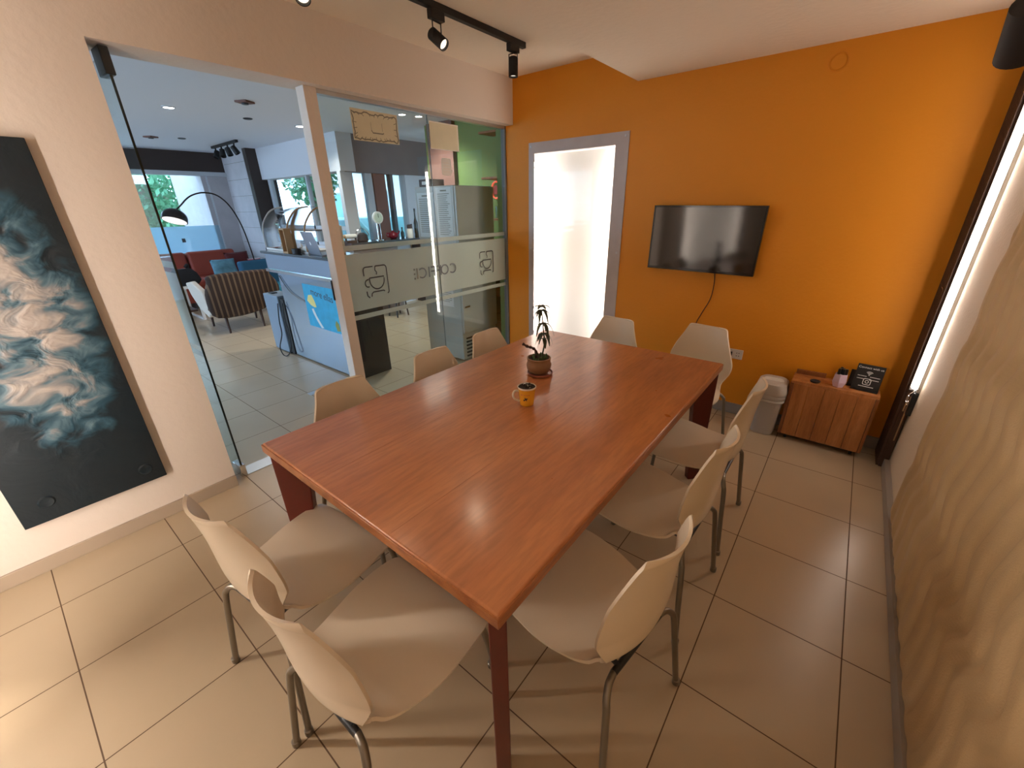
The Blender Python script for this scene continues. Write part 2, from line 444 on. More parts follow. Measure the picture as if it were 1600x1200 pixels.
def spline(pts, n=8, closed=False):
    pts = [Vector(p) for p in pts]; out = []; N = len(pts)
    rng = range(N) if closed else range(N - 1)
    for i in rng:
        if closed: p0, p1, p2, p3 = pts[i - 1], pts[i], pts[(i + 1) % N], pts[(i + 2) % N]
        else: p0, p1, p2, p3 = pts[max(i - 1, 0)], pts[i], pts[i + 1], pts[min(i + 2, N - 1)]
        for k in range(n):
            t = k / n
            out.append(0.5 * ((2 * p1) + (p2 - p0) * t + (2 * p0 - 5 * p1 + 4 * p2 - p3) * t * t +
                              (-p0 + 3 * p1 - 3 * p2 + p3) * t ** 3))
    if not closed: out.append(pts[-1])
    return out


def thing(name, label, cat, loc=(0, 0, 0), rz=0, group=None):
    o = bpy.data.objects.new(name, None); C.objects.link(o)
    o.empty_display_size = 0.1
    o.location = loc; o.rotation_euler = (0, 0, rz); o['label'] = label; o['category'] = cat
    if group: o['group'] = group
    return o


def tag(o, label, cat, group=None):
    o['label'] = label; o['category'] = cat
    if group: o['group'] = group
    return o


def st(o, label=None):
    o['kind'] = 'structure'
    if label: o['label'] = label; 
    return o


def st_empty(name, loc=(0, 0, 0)):
    o = bpy.data.objects.new(name, None); C.objects.link(o); o.location = loc; o['kind'] = 'structure'; return o


def text_mesh(name, body, size, m, mtx, parent=None, extrude=0.0006, align='LEFT', space=1.0):
    cu = bpy.data.curves.new(name + '_c', 'FONT'); cu.body = body; cu.size = size; cu.extrude = extrude
    cu.align_x = align; cu.space_character = space
    to = bpy.data.objects.new(name + '_t', cu); C.objects.link(to)
    bpy.context.view_layer.update()
    me = bpy.data.meshes.new_from_object(to.evaluated_get(bpy.context.evaluated_depsgraph_get()))
    bpy.data.objects.remove(to)
    me.transform(mtx); me.materials.clear(); me.materials.append(m)
    o = bpy.data.objects.new(name, me); C.objects.link(o)
    if parent: o.parent = parent
    return o


def frame3(origin, ex, ey):
    """matrix placing local x,y (text plane) on the directions ex, ey"""
    ex = Vector(ex).normalized(); ey = Vector(ey).normalized(); ez = ex.cross(ey)
    m = Matrix((ex, ey, ez)).transposed().to_4x4(); m.translation = Vector(origin); return m


# ================================================================== the meeting room
WX = 0.05      # left wall plane
RX = 3.25      # right wall plane
OY = 1.003     # orange wall plane
BY = -3.30     # wall behind the camera
ZC = 2.617; ZS = 2.41; BX = 1.224

st(MB().box(-13, 9, -9, 9, -0.10, 0.0).build('floor', M['floor'], smooth=0))
# ceiling with the lowered part right of BX
st(MB().box(-0.16, BX, BY - .1, OY + .1, ZC, ZC + .08).box(BX, RX + .2, BY - .1, OY + .1, ZS, ZC + .08)
   .build('ceiling', M['ceil'], smooth=0))
# left wall with the lintel above the glazing
JY = -1.866
st(MB().box(-0.16, WX, BY - .1, JY, 0, ZC).box(-0.16, WX, JY, OY, 2.262, ZC)
   .build('wall_left', M['wall'], smooth=0))
# orange wall with the opening of the light box
LX0, LX1, LZ0, LZ1 = 0.295, 1.085, 0.32, 2.015
mb = MB()
EX = .05      # the recess reaches this far behind the frosted margin
mb.box(-0.035, LX0 - EX, OY, OY + .14, 0, ZC).box(LX1 + EX, RX + .2, OY, OY + .14, 0, ZC)
mb.box(LX0 - EX, LX1 + EX, OY, OY + .14, 0, LZ0).box(LX0 - EX, LX1 + EX, OY, OY + .14, LZ1, ZC)
st(mb.build('wall_back', M['orange'], smooth=0))
# wall behind the camera with the opening of its twin light box
TX0, TX1 = 0.43, 1.25
mb = MB()
mb.box(WX, TX0 - EX, BY - .14, BY, 0, ZC).box(TX1 + EX, RX, BY - .14, BY, 0, ZC)
mb.box(TX0 - EX, TX1 + EX, BY - .14, BY, 0, LZ0).box(TX0 - EX, TX1 + EX, BY - .14, BY, LZ1, ZC)
st(mb.build('wall_front', M['wall'], smooth=0))
st(MB().box(RX, RX + .15, BY - .1, OY, 0, ZC).build('wall_right', M['plaster'], smooth=0))
# skirting
st(MB().box(WX, WX + .014, BY, JY, 0, .072).build('baseboard_left', M['base'], bevel=.002))
st(MB().box(WX - .05, RX, OY - .012, OY, 0, .088).build('baseboard_back', M['base_grey'], bevel=.002))
st(MB().box(RX - .028, RX, BY, .75, 0, .066).build('baseboard_right', M['base_grey'], bevel=.002))


# ---- light boxes
def lightbox(name, x0, x1, y, into, label, m_led):
    """a recess lit by LED strips at both jambs behind a screwed-on acrylic sheet; into = +1 the recess goes to +y"""
    t = thing(name, label, 'light panel', ((x0 + x1) / 2, y, LZ0))
    def P(mb, nm, m, par=t, **k):
        mb.v = [(p[0] - t.location.x, p[1] - t.location.y, p[2] - t.location.z) for p in mb.v]
        o = mb.build(nm, m, par, **k); return o
    d = .115 * into
    mb = MB()
    e = .004
    w0, w1 = x0 - EX, x1 + EX
    mb.box(w0, w1, *sorted((y + d, y + d + .01 * into)), LZ0, LZ1)
    mb.box(w0, w0 + e, *sorted((y, y + d)), LZ0, LZ1).box(w1 - e, w1, *sorted((y, y + d)), LZ0, LZ1)
    mb.box(w0, w1, *sorted((y, y + d)), LZ0, LZ0 + e).box(w0, w1, *sorted((y, y + d)), LZ1 - e, LZ1)
    P(mb, 'recess_lining', M['lb_white'], smooth=0)
    for xa, xb in ((w0 + e, w0 + e + .012), (w1 - e - .012, w1 - e)):
        P(MB().box(xa, xb, *sorted((y + .018 * into, y + .058 * into)), LZ0 + .03, LZ1 - .06), 'led_strip', m_led, smooth=0)
    # acrylic: clear pane and frosted margin round it
    ya, yb = sorted((y - .001 * into, y - .009 * into))
    P(MB().box(x0, x1, ya + .003, yb - .002, LZ0, LZ1), 'acrylic_pane', M['acrylic'], smooth=0)
    mx0, mx1, mz0, mz1 = x0 - .061, x1 + .112, LZ0 - .06, LZ1 + .085
    mb = MB().box(mx0, x0, ya, yb, mz0, mz1).box(x1, mx1, ya, yb, mz0, mz1)
    mb.box(x0, x1, ya, yb, mz0, LZ0).box(x0, x1, ya, yb, LZ1, mz1)
    P(mb, 'frosted_margin', M['acr_edge'], smooth=0)
    for bx in (mx0 + .025, mx1 - .03):
        for bz in (mz0 + .03, 1.2, mz1 - .03):
            P(MB().lathe([(.009, ya - .004), (.009, yb + .004)], (bx, 0, bz), 14, 1), 'bolt', M['alu'])
    return t

lightbox('light_panel', LX0, LX1, OY, 1, 'tall glowing white panel with frosted margin set in the orange wall', M['led'])
lightbox('light_panel', TX0, TX1, BY, -1, 'tall glowing white panel behind the viewer, mirrored in the television', M['led_twin'])

# ---- television on the orange wall
tv = thing('television', 'black flat television mounted on the orange wall right of the light panel', 'television', (1.86, .94, 1.10))
tw, th = .385, .232
mt = Matrix.Translation((0, 0, th)) @ Matrix.Rotation(radians(1.0), 4, 'X') @ Matrix.Rotation(radians(1.0), 4, 'Y')
def tvp(mb, nm, m, **k): return mb.xf(mt).build(nm, m, tv, **k)
tvp(MB().box(-tw, tw, 0, .035, -th, th), 'casing', M['bezel'], bevel=.004)
tvp(MB().box(-tw + .012, tw - .012, -.0025, .001, -th + .018, th - .012), 'screen', M['screen'], smooth=0)
mb = MB().box(-tw, tw, -.005, .002, th - .011, th).box(-tw, tw, -.005, .002, -th, -th + .017)
mb.box(-tw, -tw + .011, -.005, .002, -th + .017, th - .011).box(tw - .011, tw, -.005, .002, -th + .017, th - .011)
tvp(mb, 'bezel', M['bezel'], bevel=.0015)
tvp(MB().box(-.17, .17, .03, .0615, -.12, .12), 'wall_bracket', M['black'], smooth=0)
pts = [(1.98, .955, 1.12), (1.985, .985, 1.02), (1.975, .993, .90), (1.93, .994, .78), (1.90, .994, .68), (1.93, .994, .56), (2.05, .99, .50), (2.175, .978, .498)]
tag(MB().tube(spline(pts, 8), .0035, 8).build('power_cable', mat('brown_cable', (.05, .012, .008), .5)),
    'thin dark cable hanging from the television to the wall socket', 'cable')
so = thing('wall_socket', 'cream double wall socket low on the orange wall behind a white chair', 'socket', (2.215, OY, .497))
MB().box(-.06, .06, -.010, 0, -.038, .038).build('faceplate', M['offwhite'], so, bevel=.003)
MB().box(-.045, -.012, -.03, -.009, -.015, .018).build('plug', M['black'], so, bevel=.003)
for dx in (.018, .034):
    for dz in (-.011, .011):
        MB().lathe([(.0035, -.0115), (.0035, -.009)], (dx, 0, dz), 10, 1).build('socket_hole', M['black'], so)

tag(MB().lathe([(.036, OY - .003), (.040, OY), ], (2.435, 0, 2.312), 32, 1)
    .add(*[(lambda m: (m.v, m.f))(MB().tube([(2.435 + .045 * cos(a), OY - .003, 2.312 + .045 * sin(a)) for a in [2 * pi * i / 32 for i in range(32)]], .0028, 8, True))][0])
    .build('ceiling_rose_cover', M['orange']), 'round orange painted cover plate high on the orange wall', 'wall cover')

# ---- right wall: slatted dark panel, LED profile, keys, textured panel
sl = thing('slatted_screen', 'dark brown ribbed panel in the corner of the orange wall beside the light strip', 'panel', (3.222, .875, 0))
MB().box(-.015, .023, -.115, .123, .0, 2.405).build('backing', M['dark_slat'], sl, smooth=0)
for i in range(9):
    y = -.105 + i * .0262
    MB().box(-.028, -.014, y, y + .013, .0, 2.405).build('slat', M['dark_slat'], sl, smooth=0)

def wall_strip(y, m_, label, extras):
    led = thing('wall_light_strip', label, 'light', (3.238, y, .57))
    MB().box(-.004, .012, -.022, .024, -.02, 1.66).box(-.032, -.003, .016, .021, -.02, 1.66).build('profile', M['alu'], led, smooth=0)  # second box: fin added to hold the strip's light off the orange wall
    MB().box(-.027, -.003, -.018, .015, 0, 1.64).build('diffuser', m_, led, smooth=0)
    if extras:
        MB().box(-.012, .012, -.022, .026, -.17, -.025).build('switch_block', M['strike'], led, bevel=.003)
        MB().box(-.014, -.008, .012, .022, -.36, -.06).build('pale_edge_strip', M['lightwood'], led, smooth=0)
wall_strip(.718, M['led2'], 'bright vertical light strip on the right wall beside dark ribbed panel', True)

ks = thing('key_ring', 'ring of keys hanging on the right wall below the light strip', 'keys', (3.196, .615, .505))
a32 = [2 * pi * i / 32 for i in range(32)]
MB().tube([(0, .022 * cos(a), .022 * sin(a) + .03) for a in a32], .0016, 6, True).build('ring', M['chrome'], ks)
MB().tube([(.008, .012 * cos(a) + .01, .012 * sin(a)) for a in a32], .0014, 6, True).build('ring', M['chrome'], ks)
for k, (dy, tl) in enumerate(((-.014, .2), (.004, -.1), (.02, .35))):
    m4 = Matrix.Translation((.004 * k, dy, .005)) @ Matrix.Rotation(tl, 4, 'X')
    MB().box(-.001, .001, -.009, .009, -.022, 0).box(-.001, .001, -.004, .004, -.055, -.022).xf(m4).build('key', M['chrome'] if k else mat('brass', (.6, .45, .2), .3, 1.0), ks, bevel=.001)
MB().tube([(.052, .09, .075), (.03, .05, .075), (.004, 0, .062), (0, 0, .05)], .002, 6).build('hook', M['chrome'], ks)

# textured wave panel: real relief
ny, nz = 420, 130
y0, y1, z0, z1 = -2.72, .128, .064, ZS - .002
vs, fs = [], []
def relief(y, z):
    wob = .030 * sin(2 * pi * z / .34 + 2.2 * y) + .012 * sin(2 * pi * z / .21 + 1.3 + 3 * y)
    ph = ((y + wob + .04 * (z - 1)) / .135) % 1.0
    # ridge: steep on one side, long fall on the other
    h = ph / .22 if ph < .22 else max(0.0, min(1.0, 1 - (ph - .5) / .4))
    sm = lambda t: max(0.0, min(1.0, t)) ** 2 * (3 - 2 * max(0.0, min(1.0, t)))
    return .015 * (h * h * (3 - 2 * h)) * sm((.128 - y) / .045) * (.25 + .75 * sm((z - z0) / .05))
for i in range(ny + 1):
    y = y0 + (y1 - y0) * i / ny
    for j in range(nz + 1):
        z = z0 + (z1 - z0) * j / nz
        zz = z + (.004 * noise.noise(Vector((y * 9, 0, 3))) if j == 0 else 0)
        vs.append((RX - .014 - relief(y, z), y, zz))
for i in range(ny):
    for j in range(nz):
        a = i * (nz + 1) + j; fs.append((a, a + 1, a + nz + 2, a + nz + 1))
# back side and rim
o = len(vs)
vs += [(RX - .0005, y0, z0), (RX - .0005, y1, z0), (RX - .0005, y1, z1), (RX - .0005, y0, z1)]
fs.append(tuple([o, o + 1] + [i * (nz + 1) for i in range(ny, -1, -1)]))
fs.append(tuple([o + 1, o + 2] + [ny * (nz + 1) + j for j in range(nz, -1, -1)]))
fs.append(tuple([o + 2, o + 3] + [i * (nz + 1) + nz for i in range(0, ny + 1)]))
fs.append(tuple([o + 3, o] + [j for j in range(0, nz + 1)]))
fs.append((o, o + 3, o + 2, o + 1))
wv = MB().add(vs, fs).build('textured_wall_panel', M['wave'], smooth=50)
tag(wv, 'beige wall panel with wavy vertical relief covering the right wall', 'wall panel')

wall_strip(-2.95, M['fill_led'], 'added fill light strip on the right wall behind the viewer', False)  # unseen strip, added to brighten the left side of the room

# ---- panel picture on the left wall
pic = thing('wall_picture', 'tall dark blue relief picture with pale creased middle on the left wall', 'picture', (0, 0, 0))
MB().box(WX, WX + .038, -2.70, -2.168, .262, 1.866).build('canvas', M['canvas'], pic, bevel=.003)
for (yy, zz) in ((-2.60, .36), (-2.24, .34)):
    MB().lathe([(.030, WX + .038), (.024, WX + .046), (.012, WX + .044)], (0, yy, zz), 18, 0).build('boss', M['canvas'], pic)

# ---- track lights
def head(par, x, y, z, aim, m_lens, L=.115, r=.032):
    """spot head on a bracket hanging from the track at (x,y,z)"""
    MB().box(x - .018, x + .018, y - .05, y + .05, z - .045, z).build('adapter', M['black_matte'], par, bevel=.003)
    a = Vector(aim).normalized(); c = Vector((x, y, z - .125))
    h = thing_part('spot_head', par)
    q = a.to_track_quat('Z', 'Y').to_matrix().to_4x4(); q.translation = c
    MB().lathe([(r * .7, -L * .5), (r, -L * .42), (r, L * .5), (r * .88, L * .5), (r * .8, L * .38)], (0, 0, 0), 24).xf(q).build('barrel', M['black_matte'], h)
    MB().lathe([(r * .8, L * .38), (r * .8, L * .395)], (0, 0, 0), 24).xf(q).build('lens', m_lens, h)
    side = a.cross(Vector((0, 0, 1)))
    if side.length < .1: side = Vector((1, 0, 0))
    side.normalize()
    for s in (-1, 1):
        p = side * s * (r + .004)
        MB().tube([c + p, c + p + Vector((0, 0, .055)), Vector((x, y, z - .05)) + p], .0035, 6).build('yoke', M['black_matte'], par)
    MB().tube([Vector((x, y, z - .05)) + side * (r + .006), Vector((x, y, z - .05)) - side * (r + .006)], .004, 6).build('yoke', M['black_matte'], par)
    return c, a

def thing_part(name, par):
    o = bpy.data.objects.new(name, None); C.objects.link(o); o.parent = par; return o

def spot(par, c, a, power, size=1.5, col=(1.0, .78, .56)):
    ld = bpy.data.lights.new('spot_bulb', 'SPOT'); ld.energy = power; ld.color = col
    ld.spot_size = size; ld.spot_blend = .8; ld.shadow_soft_size = .03
    lo = bpy.data.objects.new('spot_bulb', ld); C.objects.link(lo); lo.parent = par
    lo.matrix_world = Matrix.Translation(c + a * .065) @ (-a).to_track_quat('Z', 'Y').to_matrix().to_4x4()

tr = thing('track_light', 'black ceiling track with two spot heads over the table, left of the ceiling step', 'track light')
MB().box(.618, .652, -1.35, .395, ZC - .034, ZC).build('track', M['black_matte'], tr, bevel=.002)
c, a = head(tr, .635, .27, ZC - .034, (0.02, -.05, -1), M['lens'])
spot(tr, c, a, SPOT_POWER, 1.6)
c, a = head(tr, .635, -.42, ZC - .034, (.75, .1, -.60), M['lens'])
spot(tr, c, a, SPOT_POWER * 1.6, 2.2)
c, a = head(tr, .635, -1.2, ZC - .034, (.5, -.3, -.8), M['lens'])
spot(tr, c, a, SPOT_POWER * 1.6, 2.2)

tr2 = thing('track_light', 'black spot lamp close to the viewer at the upper right under the low ceiling', 'track light')
MB().box(2.93, 2.965, -2.1, -.95, ZS - .034, ZS).build('track', M['black_matte'], tr2, bevel=.002)
c = at(1606, 44, 1, -1.12)
MB().box(c.x - .018, c.x + .018, c.y - .04, c.y + .04, ZS - .08, ZS - .034).build('adapter', M['black_matte'], tr2, bevel=.003)
MB().tube([(c.x, c.y, ZS - .08), (c.x, c.y, c.z + .03)], .006, 8).build('stem', M['black_matte'], tr2)
hd = thing_part('spot_head', tr2)
a = Vector((.12, .72, -.65)).normalized(); q = a.to_track_quat('Z', 'Y').to_matrix().to_4x4(); q.translation = c
MB().lathe([(.020, -.05), (.032, -.045), (.034, .05), (.028, .05), (.026, .03)], (0, 0, 0), 24).xf(q).build('barrel', M['black_matte'], hd)
MB().lathe([(.026, .031), (.026, .034)], (0, 0, 0), 24).xf(q).build('lens', M['lens'], hd)

# ================================================================== glazing between room and cafe
GX = -0.06
# painted post between door opening and fixed panes
st(MB().box(-.105, -.015, -.915, -.835, 0, 2.262).build('trim_1', M['wall'], bevel=.002))
st(MB().box(-.085, -.035, .985, OY, 0, 2.262).build('trim_2', M['side_frame'], bevel=.001))
st(MB().box(-.085, -.035, -.835, .985, 2.238, 2.262).build('trim_3', M['alu'], bevel=.001))
st(MB().box(-.12, -.005, -1.80, -.93, 0, .004).build('trim_4', M['alu'], smooth=0))
st(MB().box(-.95, -.88, -.91, -.46, 0, .003).build('trim_5', M['alu'], smooth=0))
MBs = MB().box(-.108, -.10, -.925, -.90, .98, 1.12)
sk = MBs.build('strike_plate', M['strike'], bpy.data.objects['trim_1'])

def pane(name, y0, y1, hinge=False):
    t = st_empty(name)
    MB().box(GX - .004, GX + .004, y0, y1, .006, 2.238).build('pane', M['glass'], t, smooth=0)
    fx0, fx1 = GX - .0055, GX - .0045
    mb = MB().box(fx0, fx1, y0, y1, .875, 1.285).box(fx0, fx1, y0, y1, 1.31, 1.345).box(fx0, fx1, y0, y1, .81, .845)
    MB.build(mb, 'frosted_band', M['film'], t, smooth=0)
    return t
w1 = pane('window_1', -.832, .066)
w2 = pane('window_2', .070, .984)
MB().box(GX - .005, GX + .005, .0662, .0698, .006, 2.238).build('glass_joint', M['joint'], w1, smooth=0)

# cup emblem cut out of the frosted band (seen mirrored from inside): y to the right
def emblem(par, yc, zc, s):
    lines = []
    def arc(cy, cz, r, a0, a1, n=8): return [(cy + r * cos(radians(a0 + (a1 - a0) * i / n)), cz + r * sin(radians(a0 + (a1 - a0) * i / n))) for i in range(n + 1)]
    # rounded frame, broken at places
    lines.append([(-.95, .45), (-.95, .75)] + arc(-.75, .80, .2, 180, 90, 5) + [(-.15, 1.0)])
    lines.append([(.05, 1.0), (.75, 1.0)] + arc(.78, .8, .2, 90, 0, 5) + [(.98, -.55)] + arc(.80, -.72, .18, 0, -80, 4))
    lines.append([(.62, -.72), (.5, -.66), (-.35, -.66), (-.5, -.75), (-.55, -.95)])
    lines.append([(-.72, -1.0), (-.88, -.85), (-.90, -.55)])
    # cup
    cup = [(-.55, .28), (.68, .28)] + [(.68 - .0 * i, .28) for i in range(1)] + arc(.065, .12, .615, 0, -180, 14) + [(-.55, .28)]
    lines.append(cup)
    lines.append([(-.62, .20)] + arc(-.70, -.05, .24, 100, 250, 8) + [(-.62, -.28)])
    lines.append([(.05, 1.0), (0, .75), (.12, .60), (.08, .45)])
    mb = MB()
    for ln in lines:
        pts = []
        for (a, b) in ln:
            p = Vector((GX + .0045, yc + a * s, zc + b * s * 1.08))
            if not pts or (pts[-1] - p).length > .001: pts.append(p)
        mb.tube(pts, .0048, 6)
    mb.v = [(GX + .0047 + (p[0] - GX - .0045) * .12, p[1], p[2]) for p in mb.v]
    return mb.build('cup_emblem', M['darkprint'], par)
emblem(w1, -.585, 1.072, .105)
emblem(w2, .685, 1.072, .100)
# mirrored lettering: reads from the cafe side
def mirrored(par, body, size, y, z, sx=1.0):
    m4 = frame3((GX + .0052, y, z), (0, -1, 0), (0, 0, 1))
    m4 = m4 @ Matrix.Scale(sx, 4, (1, 0, 0))
    return text_mesh('lettering', body, size, M['frame_d'], m4, par, .0003, 'LEFT', 1.12)
mirrored(w2, 'CO', .125, .272, 1.035)
mirrored(w2, 'F', .125, .094, 1.035)
mirrored(w1, 'F', .125, .020, 1.035)
mirrored(w1, 'IC', .125, -.040, 1.035)
mb = MB().box(GX + .0046, GX + .0056, -.190, -.178, 1.035, 1.122)
for k in range(3):
    mb.lathe([(.0085, GX + .0046), (.0085, GX + .0056)], (0, -.214, 1.041 + .037 * k), 12, 0)
mb.build('lettering', M['ink'], w1)

# notices on the glass
def notice(y0, y1, z0, z1, name, label, ornate, m=None):
    t = thing(name, label, 'notice', (GX + .0045, (y0 + y1) / 2, z0))
    wy = (y1 - y0) / 2; h = z1 - z0
    MB().box(0, .0008, -wy, wy, 0, h).build('sheet', m or M['paper'], t, smooth=0)
    if ornate:
        mb = MB()
        rnd = random.Random(3)
        pts = []
        per = [(-wy + .012, .012), (wy - .012, .012), (wy - .012, h - .02), (-wy + .012, h - .02)]
        for i in range(4):
            a, b = Vector(per[i]), Vector(per[(i + 1) % 4])
            n = max(6, int((b - a).length / .018))
            for k in range(n):
                q = a.lerp(b, k / n); pts.append((.0011, q.x + rnd.uniform(-.006, .006), q.y + rnd.uniform(-.006, .006)))
        mb.tube(pts, .0045, 5, True)
        for q_ in range(26):
            a_ = pts[(q_ * 7) % len(pts)]; mb.tube([(a_[0], a_[1], a_[2]), (a_[0], a_[1] * .86, .094 + (a_[2] - .094) * .80)], .0022, 5)
        mb.tube([(.0011, -.04, .07), (.0011, -.03, .055), (.0011, .05, .055), (.0011, .06, .06)], .004, 5)
        mb.tube([(.0011, -.04, .12), (.0011, -.04, .07)], .0012, 5); mb.tube([(.0011, .05, .12), (.0011, .05, .07)], .0012, 5)
        mb.v = [(.0009 + (p[0] - .0011) * .08, p[1], p[2]) for p in mb.v]
        mb.build('ornamental_border', M['ink'], t)
    else:
        mb = MB().box(.0008, .0016, -wy, wy, h - .008, h - .002).box(.0008, .0016, wy - .012, wy - .004, 0, h).box(.0008, .0016, -wy, wy, .0, .005)
        mb.build('taped_edge', M['white'], t, smooth=0)
    return t
notice(-.598, -.222, 2.012, 2.198, 'paper_notice', 'cream certificate with ornamental border taped high on left glass pane', True)
notice(.083, .395, 2.012, 2.203, 'paper_notice', 'plain cream sheet with taped white edges high on right glass pane', False)
stk = thing('glass_sticker', 'small white rounded sticker with a tail on the right glass pane', 'sticker', (GX + .0045, .235, 1.825))
MB().prism([(-.055, .015), (-.04, 0), (.035, 0), (.05, .012), (.075, .045), (.055, .04), (.055, .115), (.04, .13), (-.04, .13), (-.055, .115)], 0, 0, .0008).build('sheet', M['paper_w'], stk, smooth=0)
for k in range(4):
    MB().box(.0008, .0012, -.035, .035, .025 + .022 * k, .033 + .022 * k).build('text_line', M['offwhite'], stk, smooth=0)

# glass door, swung open into the cafe, pivoted at the jamb
dr = st_empty('door_1', (-.045, -1.806, 0))
dr.rotation_euler = (0, 0, radians(3))
# leaf runs along local -x from the pivot
MB().box(-.90, .03, -.005, .005, .012, 2.225).build('pane', M['glass'], dr, smooth=0)
MB().box(.0301, .034, -.005, .005, .012, 2.225).build('polished_edge', M['edge'], dr, smooth=0)
MB().box(-.90, .026, .0052, .006, .875, 1.285).box(-.90, .026, .0052, .006, 1.31, 1.345).box(-.90, .026, .0052, .006, .81, .845).build('frosted_band', M['film'], dr, smooth=0)
MB().box(-.06, .045, -.018, .018, 2.15, 2.255).build('top_hinge', M['strike'], dr, bevel=.004)
MB().box(-.06, .045, -.018, .018, .004, .085).build('bottom_hinge', M['chrome'], dr, bevel=.004)

# ================================================================== table
T = thing('meeting_table', 'large reddish brown wooden table on dark red tapered legs', 'table', (1.735, -1.011, 0))
hx, hy = .598, .972
tt = MB().box(-hx, hx, -hy, hy, .722, .76).build('tabletop', M['wood_table'], T, bevel=.006, bseg=3)
mb = MB()
e = .004
mb.box(-hx - e, hx + e, -hy - e, -hy + .002, .7215, .7545).box(-hx - e, hx + e, hy - .002, hy + e, .7215, .7545)
mb.box(-hx - e, -hx + .002, -hy, hy, .7215, .7545).box(hx - .002, hx + e, -hy, hy, .7215, .7545)
mb.build('edge_band', M['wood_edge'], T, bevel=.002)
for xx in (-.20, .20):
    MB().box(xx - .0006, xx + .0006, -hy + .01, hy - .01, .7595, .7604).build('seam', M['wood_edge'], T, smooth=0)
mb = MB().box(-hx + .09, hx - .09, -hy + .06, -hy + .09, .65, .722).box(-hx + .09, hx - .09, hy - .09, hy - .06, .65, .722)
mb.box(-hx + .06, -hx + .09, -hy + .06, hy - .06, .65, .722).box(hx - .09, hx - .06, -hy + .06, hy - .06, .65, .722)
mb.build('apron', M['leg_wood'], T, smooth=0)
for sx in (-1, 1):
    for sy in (-1, 1):
        cx, cy = sx * (hx - .018), sy * (hy - .018)
        q = Matrix.Translation((cx, cy, 0)) @ Matrix.Rotation(atan2(-sy, -sx), 4, 'Z')
        # plate in the diagonal plane: local x runs to the table's middle
        MB().prism([(0, .722), (.135, .722), (.07, 0), (.005, 0)], 1, -.0215, .0215).xf(q).build('leg', M['leg_wood'], T, bevel=.003)

# ---- plant pot on saucer, mug
pl = thing('potted_plant', 'small clay pot with thin tall leafy stem and a stubby twig on the table', 'plant', (1.590, -.765, .76))
MB().lathe([(.045, .012), (.052, .016), (.063, .035), (.066, .055), (.060, .074), (.063, .086), (.064, .092), (.058, .094), (.055, .086)], (0, 0, 0), 32).build('pot', M['clay'], pl)
MB().lathe([(.050, .0), (.066, .003), (.070, .014), (.066, .015), (.06, .008)], (.008, .0, 0), 32).build('saucer', M['clay2'], pl)
MB().lathe([(.0555, .080), (.054, .086), (.02, .089)], (0, 0, 0), 24).build('soil', M['soil'], pl)
ex = Vector((cos(YAW), sin(YAW), 0))     # roughly sideways for a viewer at the table end
stem = spline([(.012, .006, .085), Vector((.02, .006, .12)), ex * .028 + Vector((0, 0, .17)), ex * .022 + Vector((0, 0, .24)), ex * .014 + Vector((0, 0, .32)), ex * .010 + Vector((0, 0, .36))], 6)
MB().tube(stem, [.0048 - .0022 * i / len(stem) for i in range(len(stem))], 7).build('stem', M['leaf'], pl)
def leaf_mb(base, direction, length, droop, width=.0085):
    d = Vector(direction).normalized(); mb = MB(); pts = []
    for i in range(9):
        t = i / 8
        pts.append(Vector(base) + d * length * t * (1 - .25 * t) + Vector((0, 0, length * (.35 * t * (1 - t) * 2 - droop * t * t))))
    sd = d.cross(Vector((0, 0, 1))).normalized()
    vs = []; fs = []
    for i, p_ in enumerate(pts):
        wd = width * sin(pi * min(.98, (i + .6) / 9)) + .0008
        vs += [p_ + sd * wd, p_ + Vector((0, 0, .0028)), p_ - sd * wd, p_ - Vector((0, 0, .0028))]
    for i in range(8):
        for k in range(4):
            fs.append((i * 4 + k, i * 4 + (k + 1) % 4, i * 4 + 4 + (k + 1) % 4, i * 4 + 4 + k))
    fs.append((0, 1, 2, 3)); fs.append((32, 33, 34, 35))
    return mb.add(vs, fs)
rnd = random.Random(5)
for lvl, (zz, L, dr_, n) in enumerate(((.355, .055, .1, 6), (.335, .062, .9, 6), (.265, .070, .75, 6), (.215, .062, .9, 6), (.19, .045, 1.0, 4))):
    k0 = min(range(len(stem)), key=lambda i: abs(stem[i].z - zz))
    for k in range(n):
        a = YAW + 2 * pi * k / n + rnd.uniform(-.2, .2)
        leaf_mb(stem[k0], (cos(a), sin(a), 0), L * rnd.uniform(.85, 1.1), dr_ * rnd.uniform(.8, 1.1)).build('leaf', M['leaf'], pl)
tw = spline([-ex * .015 + Vector((0, 0, .085)), -ex * .016 + Vector((0, 0, .125)), -ex * .035 + Vector((0, 0, .145)), -ex * .058 + Vector((0, 0, .152)), -ex * .085 + Vector((0, 0, .168))], 5)
MB().tube(tw, [.007 + .002 * sin(i * 1.7) for i in range(len(tw))], 8).build('twig', mat('brown_twig', (.05, .022, .015), .7), pl)
for k in range(16):
    a = 2 * pi * k / 16; rr = .028 + .02 * rnd.random()
    MB().lathe([(.002, 0), (.007, .006), (.006, .014), (.001, .022)], (rr * cos(a), rr * sin(a), .084), 7).build('succulent', M['moss'], pl)

